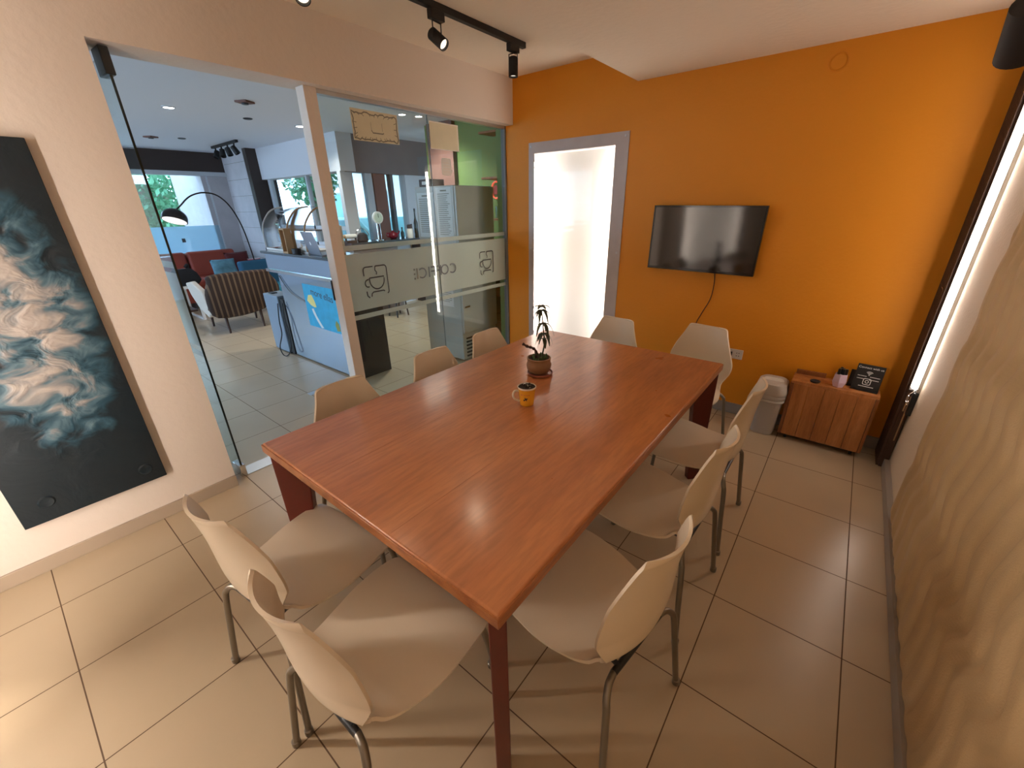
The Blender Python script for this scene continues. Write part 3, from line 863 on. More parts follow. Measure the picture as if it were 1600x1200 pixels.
mg = thing('mug', 'yellow mug with cream rim on the table in front of the clay pot', 'mug', (1.757, -1.098, .76))
n = 40
MB().lathe([(.028, 0), (.031, .002), (.0395, .078), (.0415, .084)], (0, 0, 0), n).build('body', M['mug'], mg)
MB().lathe([(.0415, .082), (.0425, .088), (.0395, .089), (.0375, .082), (.034, .045)], (0, 0, 0), n).build('rim', M['mug_in'], mg)
hs = -Vector((cos(YAW + .25), sin(YAW + .25), 0))
hp = [hs * .036 + Vector((0, 0, .070)), hs * .055 + Vector((0, 0, .072)), hs * .064 + Vector((0, 0, .055)), hs * .056 + Vector((0, 0, .033)), hs * .035 + Vector((0, 0, .02))]
MB().tube(spline(hp, 6), .0055, 8).build('handle', M['mug_in'], mg)
for k in range(14):
    a = rnd.uniform(0, 6.28); rr = .024 * sqrt(rnd.random())
    MB().lathe([(.003, 0), (.006, .004), (.004, .010)], (rr * cos(a), rr * sin(a), .083 + .005 * rnd.random()), 7).build('pebble', M['white'] if k % 3 == 0 else M['soil'], mg)
MB().lathe([(.0385, .083), (.0375, .0862)], (0, 0, 0), 24).build('soil', M['soil'], mg)
# prints on the outside, facing the viewer
def on_mug(mb_flat, nm, m):
    va = atan2(CAM.y + 1.098, CAM.x - 1.757) - .15
    out = []
    for (u, t, v) in mb_flat.v:
        r = .0316 + (.0405 - .0316) * v / .08 + .0006 + t
        a = va + u / .037
        out.append((r * cos(a), r * sin(a), v))
    mb_flat.v = out; return mb_flat.build(nm, m, mg, smooth=0)
mb = MB()
for k, (u, wv_) in enumerate(((-.020, .008), (-.010, .002), (-.005, .004), (.001, .004), (.007, .004), (.013, .006))):
    mb.box(u, u + wv_ * .7, 0, .0004, .056 + .001 * (k % 2), .062)
on_mug(mb, 'lettering', M['orangeprint'])
mb = MB()
mb.box(-.004, .006, 0, .0005, .034, .044).box(-.010, -.003, 0, .0005, .030, .037).box(.004, .010, 0, .0005, .039, .044).box(.003, .006, 0, .0005, .030, .036).box(-.004, -.001, 0, .0005, .042, .048)
on_mug(mb, 'leaf_print', M['darkprint'])

# ================================================================== chairs
prof = [(-.222, .415, .196), (-.225, .432, .205), (-.212, .446, .213), (-.18, .452, .221), (-.11, .450, .226), (-.03, .441, .224), (.04, .434, .210),
        (.10, .428, .192), (.150, .427, .174), (.188, .440, .166), (.205, .468, .168), (.211, .510, .186), (.214, .55, .203), (.217, .60, .207),
        (.222, .66, .188), (.229, .72, .162), (.237, .77, .140), (.243, .80, .129), (.2465, .813, .122), (.248, .819, .108)]
def prof_pts(n=5):
    p3 = spline([Vector(p_) for p_ in prof], n); return p3
PP = prof_pts()
NU = 16
TH = .009
def shell_pt(i, j):
    y, z, hw = PP[i]; u = -1 + 2 * j / NU
    x = hw * u
    # dish the seat, cup the back towards the sitter
    if z > .44 and y > .15: k = min(1, (z - .44) / .12)
    else: k = 0
    ks = max(0, min(1, (.12 - y) / .1)) if z < .46 else 0
    yy = y - .056 * k * abs(u) ** 2.0 * (1 - .40 * max(0, (z - .68) / .14)) + .006 * k
    zz = z + ks * (-.014 * abs(u) ** 4 - .008 * (1 - u * u)) + (0.0 if k else 0)
    if not k and y > .08:
        zz += .006 * abs(u) ** 2 * min(1, (y - .08) / .09)
    fw = math.exp(-((y - .185) ** 2 + (z - .445) ** 2) / .0022) * u * u
    return Vector((x, yy - .030 * fw, zz + .022 * fw))
NP = len(PP)
G = [[shell_pt(i, j) for j in range(NU + 1)] for i in range(NP)]
def nrm(i, j):
    a = G[min(i + 1, NP - 1)][j] - G[max(i - 1, 0)][j]; b = G[i][min(j + 1, NU)] - G[i][max(j - 1, 0)]
    return a.cross(b).normalized()
NN = [[nrm(i, j) for j in range(NU + 1)] for i in range(NP)]
def shell_part(i0, i1):
    mb = MB(); vs = []; fs = []; rows = i1 - i0 + 1; W = NU + 1
    for s in (0, 1):
        for i in range(i0, i1 + 1):
            for j in range(W): vs.append(G[i][j] + NN[i][j] * (TH * s))
    o = rows * W
    for i in range(rows - 1):
        for j in range(NU):
            a = i * W + j
            fs.append((a, a + 1, a + W + 1, a + W)); fs.append((o + a, o + a + W, o + a + W + 1, o + a + 1))
    for i in range(rows - 1):
        a = i * W; fs.append((a, a + W, o + a + W, o + a)); a += NU; fs.append((a, o + a, o + a + W, a + W))
    for j in range(NU):
        fs.append((j, o + j, o + j + 1, j + 1)); a = (rows - 1) * W + j; fs.append((a, a + 1, o + a + 1, o + a))
    return mb.add(vs, fs)
split = min(range(NP), key=lambda i: abs(PP[i].x - .188) + abs(PP[i].y - .440))
def make_chair(label):
    t = thing('dining_chair', label, 'chair', (0, 0, 0), 0, 'cream plastic chairs around the table')
    shell_part(0, split).build('seat', M['plastic'], t, smooth=60)
    shell_part(split, NP - 1).build('backrest', M['plastic'], t, smooth=60)
    for s in (-1, 1):
        MB().tube(spline([(s * .155, -.13, .425), (s * .178, -.19, .420), (s * .188, -.215, .385), (s * .200, -.245, .20), (s * .208, -.262, .004)], 7), .0105, 12).build('leg', M['steel'], t)
        MB().tube(spline([(s * .12, .182, .388), (s * .158, .190, .386), (s * .184, .202, .362), (s * .192, .210, .33), (s * .210, .226, .18), (s * .229, .245, .004)], 7), .0105, 12).build('leg', M['steel'], t)
        MB().lathe([(.012, 0), (.0135, .002), (.0135, .022), (.011, .024)], (s * .208, -.262, 0), 14).build('foot_cap', M['steel'], t)
        MB().lathe([(.012, 0), (.0135, .002), (.0135, .022), (.011, .024)], (s * .229, .245, 0), 14).build('foot_cap', M['steel'], t)
    MB().tube([(-.155, -.13, .425), (.155, -.13, .425)], .009, 10).build('seat_rail', M['steel'], t)
    MB().tube([(-.152, -.04, .417), (.152, -.04, .417)], .009, 10).build('seat_rail', M['steel'], t)
    # rear crossbar below the back and the struts that carry the seat on it
    MB().tube([(-.125, .183, .388), (.125, .183, .388)], .0108, 12).build('back_crossbar', M['strike'], t)  # darker metal than the legs: shade below the shell put into the colour
    for s in (-1, 1):
        MB().tube(spline([(s * .10, -.04, .410), (s * .10, .10, .405), (s * .10, .183, .392)], 5), .008, 8).build('seat_strut', M['strike'], t)
    return t

CH0 = None
def place_chair(x, y, rz, label, group=None):
    global CH0
    if CH0 is None:
        CH0 = make_chair(label); r = CH0
    else:
        r = CH0.copy(); C.objects.link(r)
        for ch in CH0.children:
            c2 = ch.copy(); C.objects.link(c2); c2.parent = r
    r.location = (x, y, 0); r.rotation_euler = (0, 0, rz); r['label'] = label; r['group'] = 'cream plastic chairs around the table'
    return r
# local front is -y
RZ_R = radians(-90)   # front towards -x
place_chair(2.345, -1.560, RZ_R - radians(8), 'cream plastic chair nearest the viewer on the table\'s right side')
place_chair(2.335, -.980, RZ_R - radians(3), 'middle cream plastic chair of the row beside the textured wall')
place_chair(2.335, -.417, RZ_R, 'cream plastic chair on the right side nearest the grey bin')
place_chair(1.466, -2.045, radians(187), 'cream plastic chair at the near table end beside the dark blue picture')
place_chair(1.945, -2.052, radians(181), 'cream plastic chair at the near table end by the dark red leg')
place_chair(1.195, -1.545, radians(90), 'cream plastic chair on the left side closest to the door opening')
place_chair(1.200, -.975, radians(90), 'cream plastic chair on the left side, middle of its row')
place_chair(1.190, -.490, radians(90), 'cream plastic chair on the left side nearest the orange wall')
place_chair(1.510, .10, radians(-5), 'white lit plastic chair at the far end in front of the light panel')
place_chair(2.085, .245, radians(-7), 'white plastic chair at the far end in front of the wall socket')

# ================================================================== corner cabinet, bin
cb = thing('wooden_crate_cabinet', 'orange pine plank cabinet on castors in the right corner', 'cabinet', (2.872, .79, 0))
X0, X1 = -.222, .215
MB().box(X0, X1, .0, .185, .045, .06).build('bottom', M['pine'], cb, smooth=0)
for k in range(5):
    a = X0 + (X1 - X0) * k / 5; b = X0 + (X1 - X0) * (k + 1) / 5
    MB().box(a + .001, b - .001, -.006, .014, .04, .432).build('front_plank', M['pine'], cb, bevel=.002)
MB().box(X0 - .02, X0 - .001, -.006, .19, .04, .43).build('side_board', M['pine_dark'], cb, bevel=.002)
MB().box(X1 + .001, X1 + .018, -.006, .19, .04, .43).build('side_board', M['pine_dark'], cb, bevel=.002)
for k in range(3):
    MB().box(X0 - .018, X1 + .016, -.004 + .065 * k, .058 + .065 * k, .432, .450).build('top_plank', M['pine'], cb, bevel=.002)
MB().box(X0 - .01, -.06, .165, .185, .450, .480).build('back_ledge', M['pine_dark'], cb, bevel=.002)
for sx in (X0 + .03, X1 - .03):
    for sy in (.03, .16):
        MB().lathe([(.018, -.008), (.019, 0), (.018, .008)], (sx, sy, .019), 16, 0).box(sx - .012, sx + .012, sy - .012, sy + .012, .03, .045).build('castor', M['black'], cb)
TZ = .450
ah = thing('ashtray', 'small dark dish lying on the pine cabinet beside the lilac box', 'dish', (2.76, .835, TZ))
MB().lathe([(.022, 0), (.028, .004), (.03, .012), (.024, .012), (.02, .005)], (0, 0, 0), 20).build('dish', M['stuffdark'], ah)
lb = thing('pen_holder', 'faceted lilac box holding black items on the pine cabinet', 'box', (2.885, .845, TZ), radians(25))
mb = MB(); nn = 6
mb.lathe([(.030, 0), (.042, .035), (.036, .088)], (0, 0, 0), 6).build('box', M['lilac'], lb, smooth=0)
rnd = random.Random(11)
for k in range(9):
    a = 2 * pi * k / 9; rr = .018 * (k % 3) / 2 + .004
    MB().lathe([(.009, .07), (.0095, .115), (.007, .122 + .006 * rnd.random())], (rr * cos(a), rr * sin(a), 0), 9).build('marker', M['black'], lb)
def stand(x, y, rz, w_, h_, label, rich, lean=-12):
    t = thing('sign_stand', label, 'sign', (x, y, TZ), rz)
    m4 = Matrix.Rotation(radians(lean), 4, 'X')
    MB().box(-w_, w_, -.002, .003, 0, h_).xf(m4).build('board', M['black'], t, bevel=.001)
    MB().box(-w_, w_, -.028, .03, 0, .006).build('foot', M['black'], t, bevel=.001)
    if rich:
        base = m4 @ frame3((0, -.0026, 0), (1, 0, 0), (0, 0, 1))
        text_mesh('lettering', 'Connect with us', .019, M['white_print'], base @ Matrix.Translation((0, h_ - .026, 0)), t, .0002, 'CENTER')
        mb = MB()
        for r_ in (.008, .015, .022):
            mb.tube([(r_ * sin(a), -.0028, h_ - .066 + r_ * cos(a)) for a in [radians(-45 + 90 * i / 10) for i in range(11)]], .0018, 5)
        mb.lathe([(.003, -.003), (.003, -.0025)], (0, 0, h_ - .066), 10, 1)
        mb.xf(m4).build('wifi_symbol', M['white_print'], t)
        mb = MB()
        for row, (a, b) in ((0, (-.055, -.010)), (0, (.008, .058)), (1, (-.055, -.012)), (1, (.008, .056))):
            z = h_ - .078 - .018 * row
            u = a
            while u < b:
                mb.box(u, min(b, u + .005), -.0032, -.0024, z, z + .0045); u += .007
        u = -.036
        while u < .036:
            mb.box(u, u + .005, -.0032, -.0024, .022, .027); u += .0065
        mb.xf(m4).build('small_lettering', M['white_print'], t, smooth=0)
        mb = MB(); s_ = .019; cz = .056
        pts = []
        for (qx, qz, a0) in ((1, 1, 0), (-1, 1, 90), (-1, -1, 180), (1, -1, 270)):
            for i in range(5):
                a = radians(a0 + 90 * i / 4); pts.append((qx * (s_ - .007) + .007 * cos(a), -.0028, cz + qz * (s_ - .007) + .007 * sin(a)))
        mb.tube(pts, .0019, 6, True)
        mb.tube([(.0085 * cos(a), -.0028, cz + .0085 * sin(a)) for a in a32], .0018, 6, True)
        mb.lathe([(.0018, -.0034), (.0018, -.0025)], (.012, 0, cz + .012), 8, 1)
        mb.xf(m4).build('camera_symbol', M['white_print'], t)
    return t
stand(2.985, .915, radians(-8), .055, .105, 'plain black card stand behind the taller lettered sign on the cabinet', False)
stand(3.02, .865, radians(-8), .070, .165, 'black sign with white lettering, signal symbol and camera symbol on the cabinet', True)
BN = thing('waste_bin', 'grey plastic swing lid bin between the table and the pine cabinet', 'bin', (2.527, .845, 0), radians(0))
def rr(mb_, hx_, hy_, z, rad=.35):
    pass
def rrect(hx_, hy_, r, n=5):
    out = []
    for (qx, qy, a0) in ((1, 1, 0), (-1, 1, 90), (-1, -1, 180), (1, -1, 270)):
        for i in range(n + 1):
            a = radians(a0 + 90 * i / n); out.append((qx * (hx_ - r) + r * cos(a), qy * (hy_ - r) + r * sin(a)))
    return out
def loft(rings):
    mb = MB(); n_ = len(rings[0][0]); vs = []; fs = []
    for ring, z in rings: vs += [(x, y, z) for x, y in ring]
    for i in range(len(rings) - 1):
        for k in range(n_): fs.append((i * n_ + k, i * n_ + (k + 1) % n_, (i + 1) * n_ + (k + 1) % n_, (i + 1) * n_ + k))
    fs.append(tuple(range(n_))[::-1]); fs.append(tuple((len(rings) - 1) * n_ + k for k in range(n_)))
    return mb.add(vs, fs)
loft([(rrect(.070, .078, .05), 0), (rrect(.075, .083, .05), .015), (rrect(.088, .098, .06), .275), (rrect(.090, .1, .06), .28)]).build('bucket', M['bin'], BN)
loft([(rrect(.096, .106, .06), .268), (rrect(.099, .109, .06), .272), (rrect(.097, .107, .06), .285), (rrect(.093, .103, .06), .288), (rrect(.098, .108, .06), .293), (rrect(.1, .11, .06), .31), (rrect(.096, .106, .06), .318), (rrect(.1, .11, .06), .324), (rrect(.102, .112, .06), .345), (rrect(.09, .10, .06), .40), (rrect(.075, .085, .05), .412)]).build('hood', M['bin'], BN)
q = Matrix.Translation((0, -.045, .385)) @ Matrix.Rotation(radians(52), 4, 'X')
MB().prism(rrect(.068, .055, .03), 2, 0, .006).xf(q).build('swing_flap', M['white'], BN, bevel=.002)

# ================================================================== the cafe beyond the glass
st(MB().box(-7.5, -.16, -9, 9, 2.6, 2.68).build('ceiling', M['c_ceil'], smooth=0))
# far wall (x = -7.2): fascia over the window, concrete pier
st(MB().box(-7.5, -7.2, -9, 1.13, 2.27, 2.6).build('trim_6', M['c_dark'], smooth=0))
st(MB().box(-7.28, -7.16, -9, 1.13, 2.20, 2.27).build('trim_7', M['frame_w'], smooth=0))
st(MB().box(-7.5, -7.2, -9, 1.13, 0, .80).build('wall_far', M['c_wall'], smooth=0))
st(MB().box(-9.0, -7.23, .70, .95, 0, 2.6).box(-7.35, -7.2, .80, 1.13, 0, 2.20).build('wall_concrete', M['concrete'], smooth=0))
pier = MB().box(-7.36, -6.185, 1.13, 1.55, 0, 2.6).build('wall_pier', M['concrete'], smooth=0); st(pier)
for k in range(9):
    MB().box(-7.15, -6.185, 1.1285, 1.131, .28 * k + .16, .28 * k + .166).build('board_joint', M['ink'], pier, smooth=0)
st(MB().box(-6.184, -6.05, 1.125, 1.56, 0, 2.6).build('trim_8', M['c_dark'], smooth=0))
fw = st_empty('window_3')
MB().box(-7.245, -7.235, -4.5, .80, .80, 2.20).build('pane', M['glass2'], fw, smooth=0)
MB().box(-7.232, -7.228, -4.5, .80, .86, 1.335).build('frosted_band', M['film2'], fw, smooth=0)
for yy in (-4.5, -2.9, -1.35, .78):
    MB().box(-7.27, -7.21, yy, yy + .04, .80, 2.20).build('window_frame', M['frame_w'], fw, smooth=0)
MB().box(-7.22, -7.215, .10, .155, 1.055, 1.125).build('handle_plate', M['frame_d'], fw, smooth=0)
# white wall with street windows (y = 1.3)
st(MB().box(-6.05, -3.40, 1.30, 1.55, 2.10, 2.6).box(-6.05, -3.40, 1.30, 1.55, 0, 1.02).box(-3.52, -3.43, 1.30, 1.5, 1.02, 2.1).build('wall_street', M['c_wall'], smooth=0))
w4 = st_empty('window_4')
MB().box(-6.05, -3.52, 1.40, 1.41, 1.02, 2.10).build('pane', M['glass2'], w4, smooth=0)
mb = MB().box(-6.05, -3.52, 1.37, 1.43, 1.27, 1.33).box(-6.0, -5.9, 1.37, 1.43, 1.02, 2.1).box(-4.62, -4.57, 1.37, 1.43, 1.02, 2.1).box(-6.05, -3.52, 1.37, 1.43, 1.02, 1.07)
mb.build('window_frame', M['frame_w'], w4, smooth=0)
# brown-grey fascia and the windows beneath it (x = -3.45)
st(MB().box(-3.60, -3.42, 1.38, 4.4, 2.09, 2.6).build('trim_9', M['c_soffit'], smooth=0))
st(MB().box(-3.60, -3.45, 1.38, 4.4, 0, 1.02).build('wall_kitchen', M['c_wall'], smooth=0))
w5 = st_empty('window_5')
MB().box(-3.53, -3.52, 1.5, 2.95, 1.02, 2.09).build('pane', M['glass2'], w5, smooth=0)
for ya, yb, m_ in ((1.42, 1.47, 'frame_d'), (1.74, 1.86, 'frame_w'), (2.20, 2.26, 'frame_d')):
    MB().box(-3.56, -3.47, ya, yb, 1.02, 2.09).build('window_frame', M[m_], w5, smooth=0)
st(MB().box(-3.58, -3.46, 1.88, 2.10, 1.02, 2.09).build('trim_10', M['brownwall'], smooth=0))
st(MB().box(-3.62, -3.46, 2.50, 3.3, 1.02, 2.09).build('wall_partition', M['c_wall'], smooth=0))
# green wall, brown pier
st(MB().box(-3.45, -.10, 3.32, 3.4, 0, 2.6).build('wall_kitchen_back', M['c_wall'], smooth=0))
st(MB().box(-2.20, -.10, 1.92, 2.1, 0, 2.6).build('wall_green', M['green'], smooth=0))
st(MB().box(-2.10, -1.62, 1.86, 1.925, 0, 2.6).build('trim_11', M['brownwall'], smooth=0))
# wall continuing the orange wall line on the cafe side, left open to the kitchen
st(MB().box(-.16, -.036, 1.004, 1.95, 0, 2.6).build('wall_kitchen_side', M['green'], smooth=0))
# service wall far left of the cafe keeps the door side closed
st(MB().box(-.16, -.05, -9, BY - .1, 0, 2.6).build('wall_cafe_side', M['c_wall'], smooth=0))

# ---- counter
ct = thing('service_counter', 'glossy blue grey cafe counter with charcoal end panel, left of the fridge', 'counter', (-1.5, -.43, 0))
def cp(mb, nm, m, **k):
    mb.v = [(p[0] + 1.5, p[1] + .43, p[2]) for p in mb.v]; return mb.build(nm, m, ct, **k)
cp(MB().box(-2.13, -.86, -.43, -.06, .02, .955), 'body', M['counter'], smooth=0)
cp(MB().box(-2.38, -.86, -.42, -.06, .985, 1.150), 'display_case', M['counter'], smooth=0)
cp(MB().box(-2.40, -.86, -.437, -.05, .955, .985), 'steel_rail', M['chrome'], smooth=0)
cp(MB().box(-2.42, -.845, -.445, -.03, 1.150, 1.175), 'countertop', M['counter_top'], bevel=.003)
cp(MB().box(-.86, -.835, -.425, -.04, 0, 1.15), 'end_panel', M['countblack'], smooth=0)
ps = thing('sea_poster', 'turquoise sea painting with yellow fish fixed to the counter front', 'poster', (-1.31, -.4315, .45))
MB().box(-.31, .31, -.003, 0, 0, .44).build('sheet', M['sea'], ps, smooth=0)
text_mesh('lettering', 'more ellas', .10, M['darkprint'], frame3((-.16, -.0034, .345), (1, -0, -.1), (.1, 0, 1)), ps, .0003)
MB().prism([(-.26, .27), (-.22, .33), (-.15, .34), (-.11, .28), (-.09, .22), (-.13, .215), (-.2, .23)], 1, -.0045, -.003).build('fish_print', M['yellow'], ps, smooth=0)
MB().prism([(-.20, .19), (-.16, .20), (-.12, .12), (-.06, .05), (-.02, .01), (-.07, .005), (-.13, .07), (-.18, .14)], 1, -.0045, -.003).build('foam_print', M['paper_w'], ps, smooth=0)
MB().prism([(.24, .02), (.22, .08), (.25, .13), (.29, .10), (.30, .03)], 1, -.0045, -.003).build('fish_print', mat('olive_print', (.25, .25, .05), .6), ps, smooth=0)

# grey box unit with cable
bx = thing('floor_cabinet', 'blue grey upright box with black side standing at the counter left end', 'cabinet', (-2.6, -.46, 0))
MB().box(0, .36, 0, .20, .02, .69).build('body', M['pc'], bx, bevel=.008)
MB().box(.37, .455, .02, .20, .01, .66).build('black_side_unit', M['black'], bx, bevel=.006)
MB().box(.02, .34, .02, .18, 0, .02).build('plinth', M['black'], bx, smooth=0)
MB().box(.06, .16, .04, .10, .69, .70).build('switch', M['black'], bx, smooth=0)
cpts = [(-2.19, -.425, .66), (-2.14, -.47, .50), (-2.10, -.475, .28), (-2.10, -.49, .12), (-2.16, -.52, .02), (-2.26, -.53, .008), (-2.30, -.53, .1), (-2.24, -.50, .26), (-2.22, -.50, .42), (-2.20, -.48, .62)]
tag(MB().tube(spline(cpts, 7), .006, 7).build('power_cable', M['black']), 'black cable looping down beside the black side of the grey box', 'cable')
tag(MB().tube(spline([(-2.1, -.437, .93), (-1.95, -.44, .80), (-1.80, -.44, .74), (-1.63, -.437, .70)], 6), .004, 6).build('power_cable', M['strike']), 'thin cable sagging across the counter front to the sea poster', 'cable')

# ---- on the counter
CT = 1.175
dc = thing('pastry_case', 'curved glass pastry display case on the left end of the counter', 'display case', (-2.50, -.335, CT))
L_ = 1.05; D_ = .28; H_ = .44
sec = [(.0, 0.02), (.0, .16), (.02, .26), (.07, .34), (.13, .40), (.20, .43), (D_, .44)]
def sheetx(x0, x1, poly, th_=.006):
    mb_ = MB(); vs_ = []; fs_ = []
    m_ = len(poly)
    for x in (x0, x1):
        for p_ in poly: vs_.append((x, p_[0], p_[1]))
    for i in range(m_ - 1): fs_.append((i, i + 1, m_ + i + 1, m_ + i))
    return mb_.add(vs_, fs_)
cg = sheetx(.0, .95, [tuple(p_)[:2] for p_ in spline([Vector((a, b, 0)) for a, b in sec], 5)]).build('curved_glass', M['clearg'], dc, smooth=60)
sm = cg.modifiers.new('solid', 'SOLIDIFY'); sm.thickness = .005
MB().box(0, .95, 0, D_, 0, .025).build('base', M['white'], dc, bevel=.003)
MB().box(0, .95, .06, D_, .21, .218).build('shelf', M['darkwood'], dc, smooth=0)
for x in (0, .58, .95):
    MB().tube([(x, a, b) for a, b in [tuple(p_)[:2] for p_ in spline([Vector((a, b, 0)) for a, b in sec], 5)]], .009, 6).build('rib', M['lightwood'] if x else M['alu'], dc)
MB().tube([(.95, D_, 0), (.95, D_, .44)], .01, 8).build('rib', M['lightwood'], dc)
for k, x in enumerate((.12, .28, .42)):
    MB().lathe([(.03, .026), (.05, .03), (.052, .05), (.03, .07)], (x, .16, 0), 14).build('pastry', M['candle'], dc)
wf = thing('wooden_box_frame', 'small open wooden box standing between pastry case and laptop', 'box', (-1.84, -.425, CT), radians(-6))
mb = MB().box(-.07, -.055, 0, .07, 0, .24).box(.055, .07, 0, .07, 0, .24).box(-.055, .055, 0, .07, 0, .015).box(-.055, .055, 0, .07, .225, .24)
mb.build('frame', M['lightwood'], wf, bevel=.002)
MB().box(-.055, .055, .058, .068, .015, .225).build('back_panel', M['pine_dark'], wf, smooth=0)
lp = thing('laptop', 'silver laptop open on the counter, lid seen from behind', 'laptop', (-1.37, -.345, CT), radians(-8))
MB().box(-.16, .16, 0, .21, 0, .012).build('keyboard_base', M['laptop'], lp, bevel=.002)
m4 = Matrix.Rotation(radians(14), 4, 'X')
MB().box(-.16, .16, -.007, 0, .005, .225).xf(m4).build('lid', M['laptop'], lp, bevel=.003)
MB().lathe([(.017, -.009), (.017, -.006)], (0, 0, .115), 18, 1).xf(m4).build('round_emblem', M['white_print'], lp)
cn = thing('candle', 'cream pillar candle on the counter behind the laptop', 'candle', (-1.34, -.085, CT))
MB().lathe([(.035, 0), (.036, .002), (.036, .255), (.03, .26)], (0, 0, 0), 20).build('wax', M['candle'], cn)
MB().tube([(0, 0, .26), (.002, 0, .275)], .0015, 5).build('wick', M['black'], cn)
bk = thing('small_basket', 'small dark basket of bits on the counter in front of laptop', 'basket', (-1.66, -.395, CT))
MB().lathe([(.03, 0), (.042, .003), (.045, .05), (.038, .052)], (0, 0, 0), 16).build('bowl', M['stuffdark'], bk)

# ---- striped armchair seen from behind
ac = thing('striped_armchair', 'armchair with brown striped back and cream side on dark legs', 'armchair', (-3.87, -.53, 0), radians(0))
# build in cafe coordinates: back faces +x, seat to -x
def qv(x, y, z): return (x + 3.87, y + .53, z)
# back shell: rounded hexagon outline in y-z
outl = [(-.10, .24), (.50, .26), (.78, .50), (.70, .74), (.64, .80), (-.02, .80), (-.10, .70), (-.16, .50)]
o2 = spline([Vector((a, b, 0)) for a, b in outl], 4, True)
mb = MB(); vs = []; n_ = len(o2)
for t_, sc_ in ((0, .93), (.03, 1.0), (.10, 1.0), (.13, .92)):
    for p_ in o2:
        yc_, zc_ = .31, .52
        y_ = yc_ + (p_[0] - yc_) * sc_; z_ = zc_ + (p_[1] - zc_) * sc_
        vs.append((-t_ + .06 - (z_ - .26) * .05, y_, z_))
fs = []
for i in range(3):
    for k in range(n_): fs.append((i * n_ + k, i * n_ + (k + 1) % n_, (i + 1) * n_ + (k + 1) % n_, (i + 1) * n_ + k))
fs.append(tuple(range(n_))[::-1]); fs.append(tuple(3 * n_ + k for k in range(n_)))
M['stripefab'] = stripe_mat('brown_striped_upholstery', (0.030, 0.014, 0.008), (0.13, 0.08, 0.045), 95, 1)
mb.add(vs, fs).build('backrest', M['stripefab'], ac, smooth=50)
mb = MB().box(-.66, -.05, -.04, .62, .26, .42)
mb.build('seat', M['stripefab'], ac, bevel=.05, bseg=4)
for ya, nm in ((-.17, 0), (.66, 1)):
    mb = MB().prism([(-.70, .66), (-.45, .70), (-.10, .60), (.02, .30), (-.10, .24), (-.40, .34), (-.60, .50)], 1, ya, ya + .07)
    mb.build('side_panel', M['cream_fab'], ac, bevel=.02, bseg=3)
for (lx, ly) in ((-.02, .0), (-.62, .0), (-.03, .46), (-.62, .60)):
    MB().tube([(lx, ly, .28), (lx + .02 * (1 if lx > -.3 else -1), ly, .0)], [.022, .013], 10).build('leg', M['darkwood'], ac)

# ---- coffee table, dark bag, cup
cf = thing('coffee_table', 'white framed low table left of the striped armchair', 'table', (-5.4, -.75, 0))
MB().box(-.35, .30, -.50, .30, .50, .54).build('tabletop', M['white'], cf, bevel=.004)
for sx in (-.33, .27):
    for sy in (-.48, .27):
        MB().box(sx, sx + .035, sy, sy + .035, 0, .50).build('leg', M['white'], cf, smooth=0)
MB().box(-.33, .30, .27, .30, .0, .03).build('stretcher', M['white'], cf, smooth=0)
MB().box(-.30, .25, -.45, .24, .14, .17).build('lower_shelf', M['darkwood'], cf, smooth=0)
cat = thing('dark_handbag', 'black crumpled bag on the white low table by the red sofa', 'bag', (-5.28, -.52, .54), radians(20))
loft([(rrect(.10, .16, .05), 0), (rrect(.13, .20, .06), .06), (rrect(.10, .17, .05), .17), (rrect(.04, .12, .03), .24)]).build('body', M['dkfab'], cat)
MB().tube(spline([(0, -.10, .22), (0, -.14, .30), (0, -.09, .27)], 5), .02, 7).build('strap', M['dkfab'], cat)
MB().tube(spline([(0, .08, .2), (0, .11, .29), (0, .06, .26)], 5), .02, 7).build('strap', M['dkfab'], cat)
tag(MB().box(-5.30, -5.12, -.98, -.78, .54, .575).build('book', M['darkwood'], bevel=.003), 'dark brown book lying on the white low table', 'book')
fl = thing('flower_bowl', 'bowl of white blossoms on the white low table', 'bowl', (-5.42, -.80, .54))
MB().lathe([(.03, 0), (.06, .03), (.065, .06), (.05, .06)], (0, 0, 0), 16).build('bowl', M['white'], fl)
for k in range(10):
    a = 2 * pi * k / 10; MB().lathe([(.004, .07), (.02, .085), (.018, .1), (.004, .11)], (.045 * cos(a), .045 * sin(a), .01 * (k % 3)), 7).build('blossom', M['candle'], fl)

# ---- red sofa with cushions
sf = thing('red_sofa', 'rust red leather sofa below the far window', 'sofa', (-6.35, -.20, 0))
MB().box(-.45, .35, -1.45, .95, .12, .40).build('base', M['red'], sf, bevel=.03)
for ya, yb in ((-1.45, -.66), (-.65, .14), (.15, .94)):
    MB().box(-.35, .38, ya + .005, yb - .005, .38, .50).build('seat_cushion', M['red'], sf, bevel=.035, bseg=4)
    m4 = Matrix.Translation((-.30, 0, .46)) @ Matrix.Rotation(radians(-10), 4, 'Y')
    MB().box(-.12, .08, ya + .005, yb - .005, .0, .46).xf(m4).build('back_cushion', M['red'], sf, bevel=.05, bseg=4)
MB().box(-.45, .36, .95, 1.10, .12, .62).build('armrest', M['red'], sf, bevel=.03)
MB().box(-.45, .36, -1.60, -1.45, .12, .62).build('armrest', M['red'], sf, bevel=.03)
for lx in (-.40, .28):
    for ly in (-1.5, 1.0): MB().box(lx, lx + .05, ly, ly + .05, 0, .13).build('leg', M['darkwood'], sf, smooth=0)
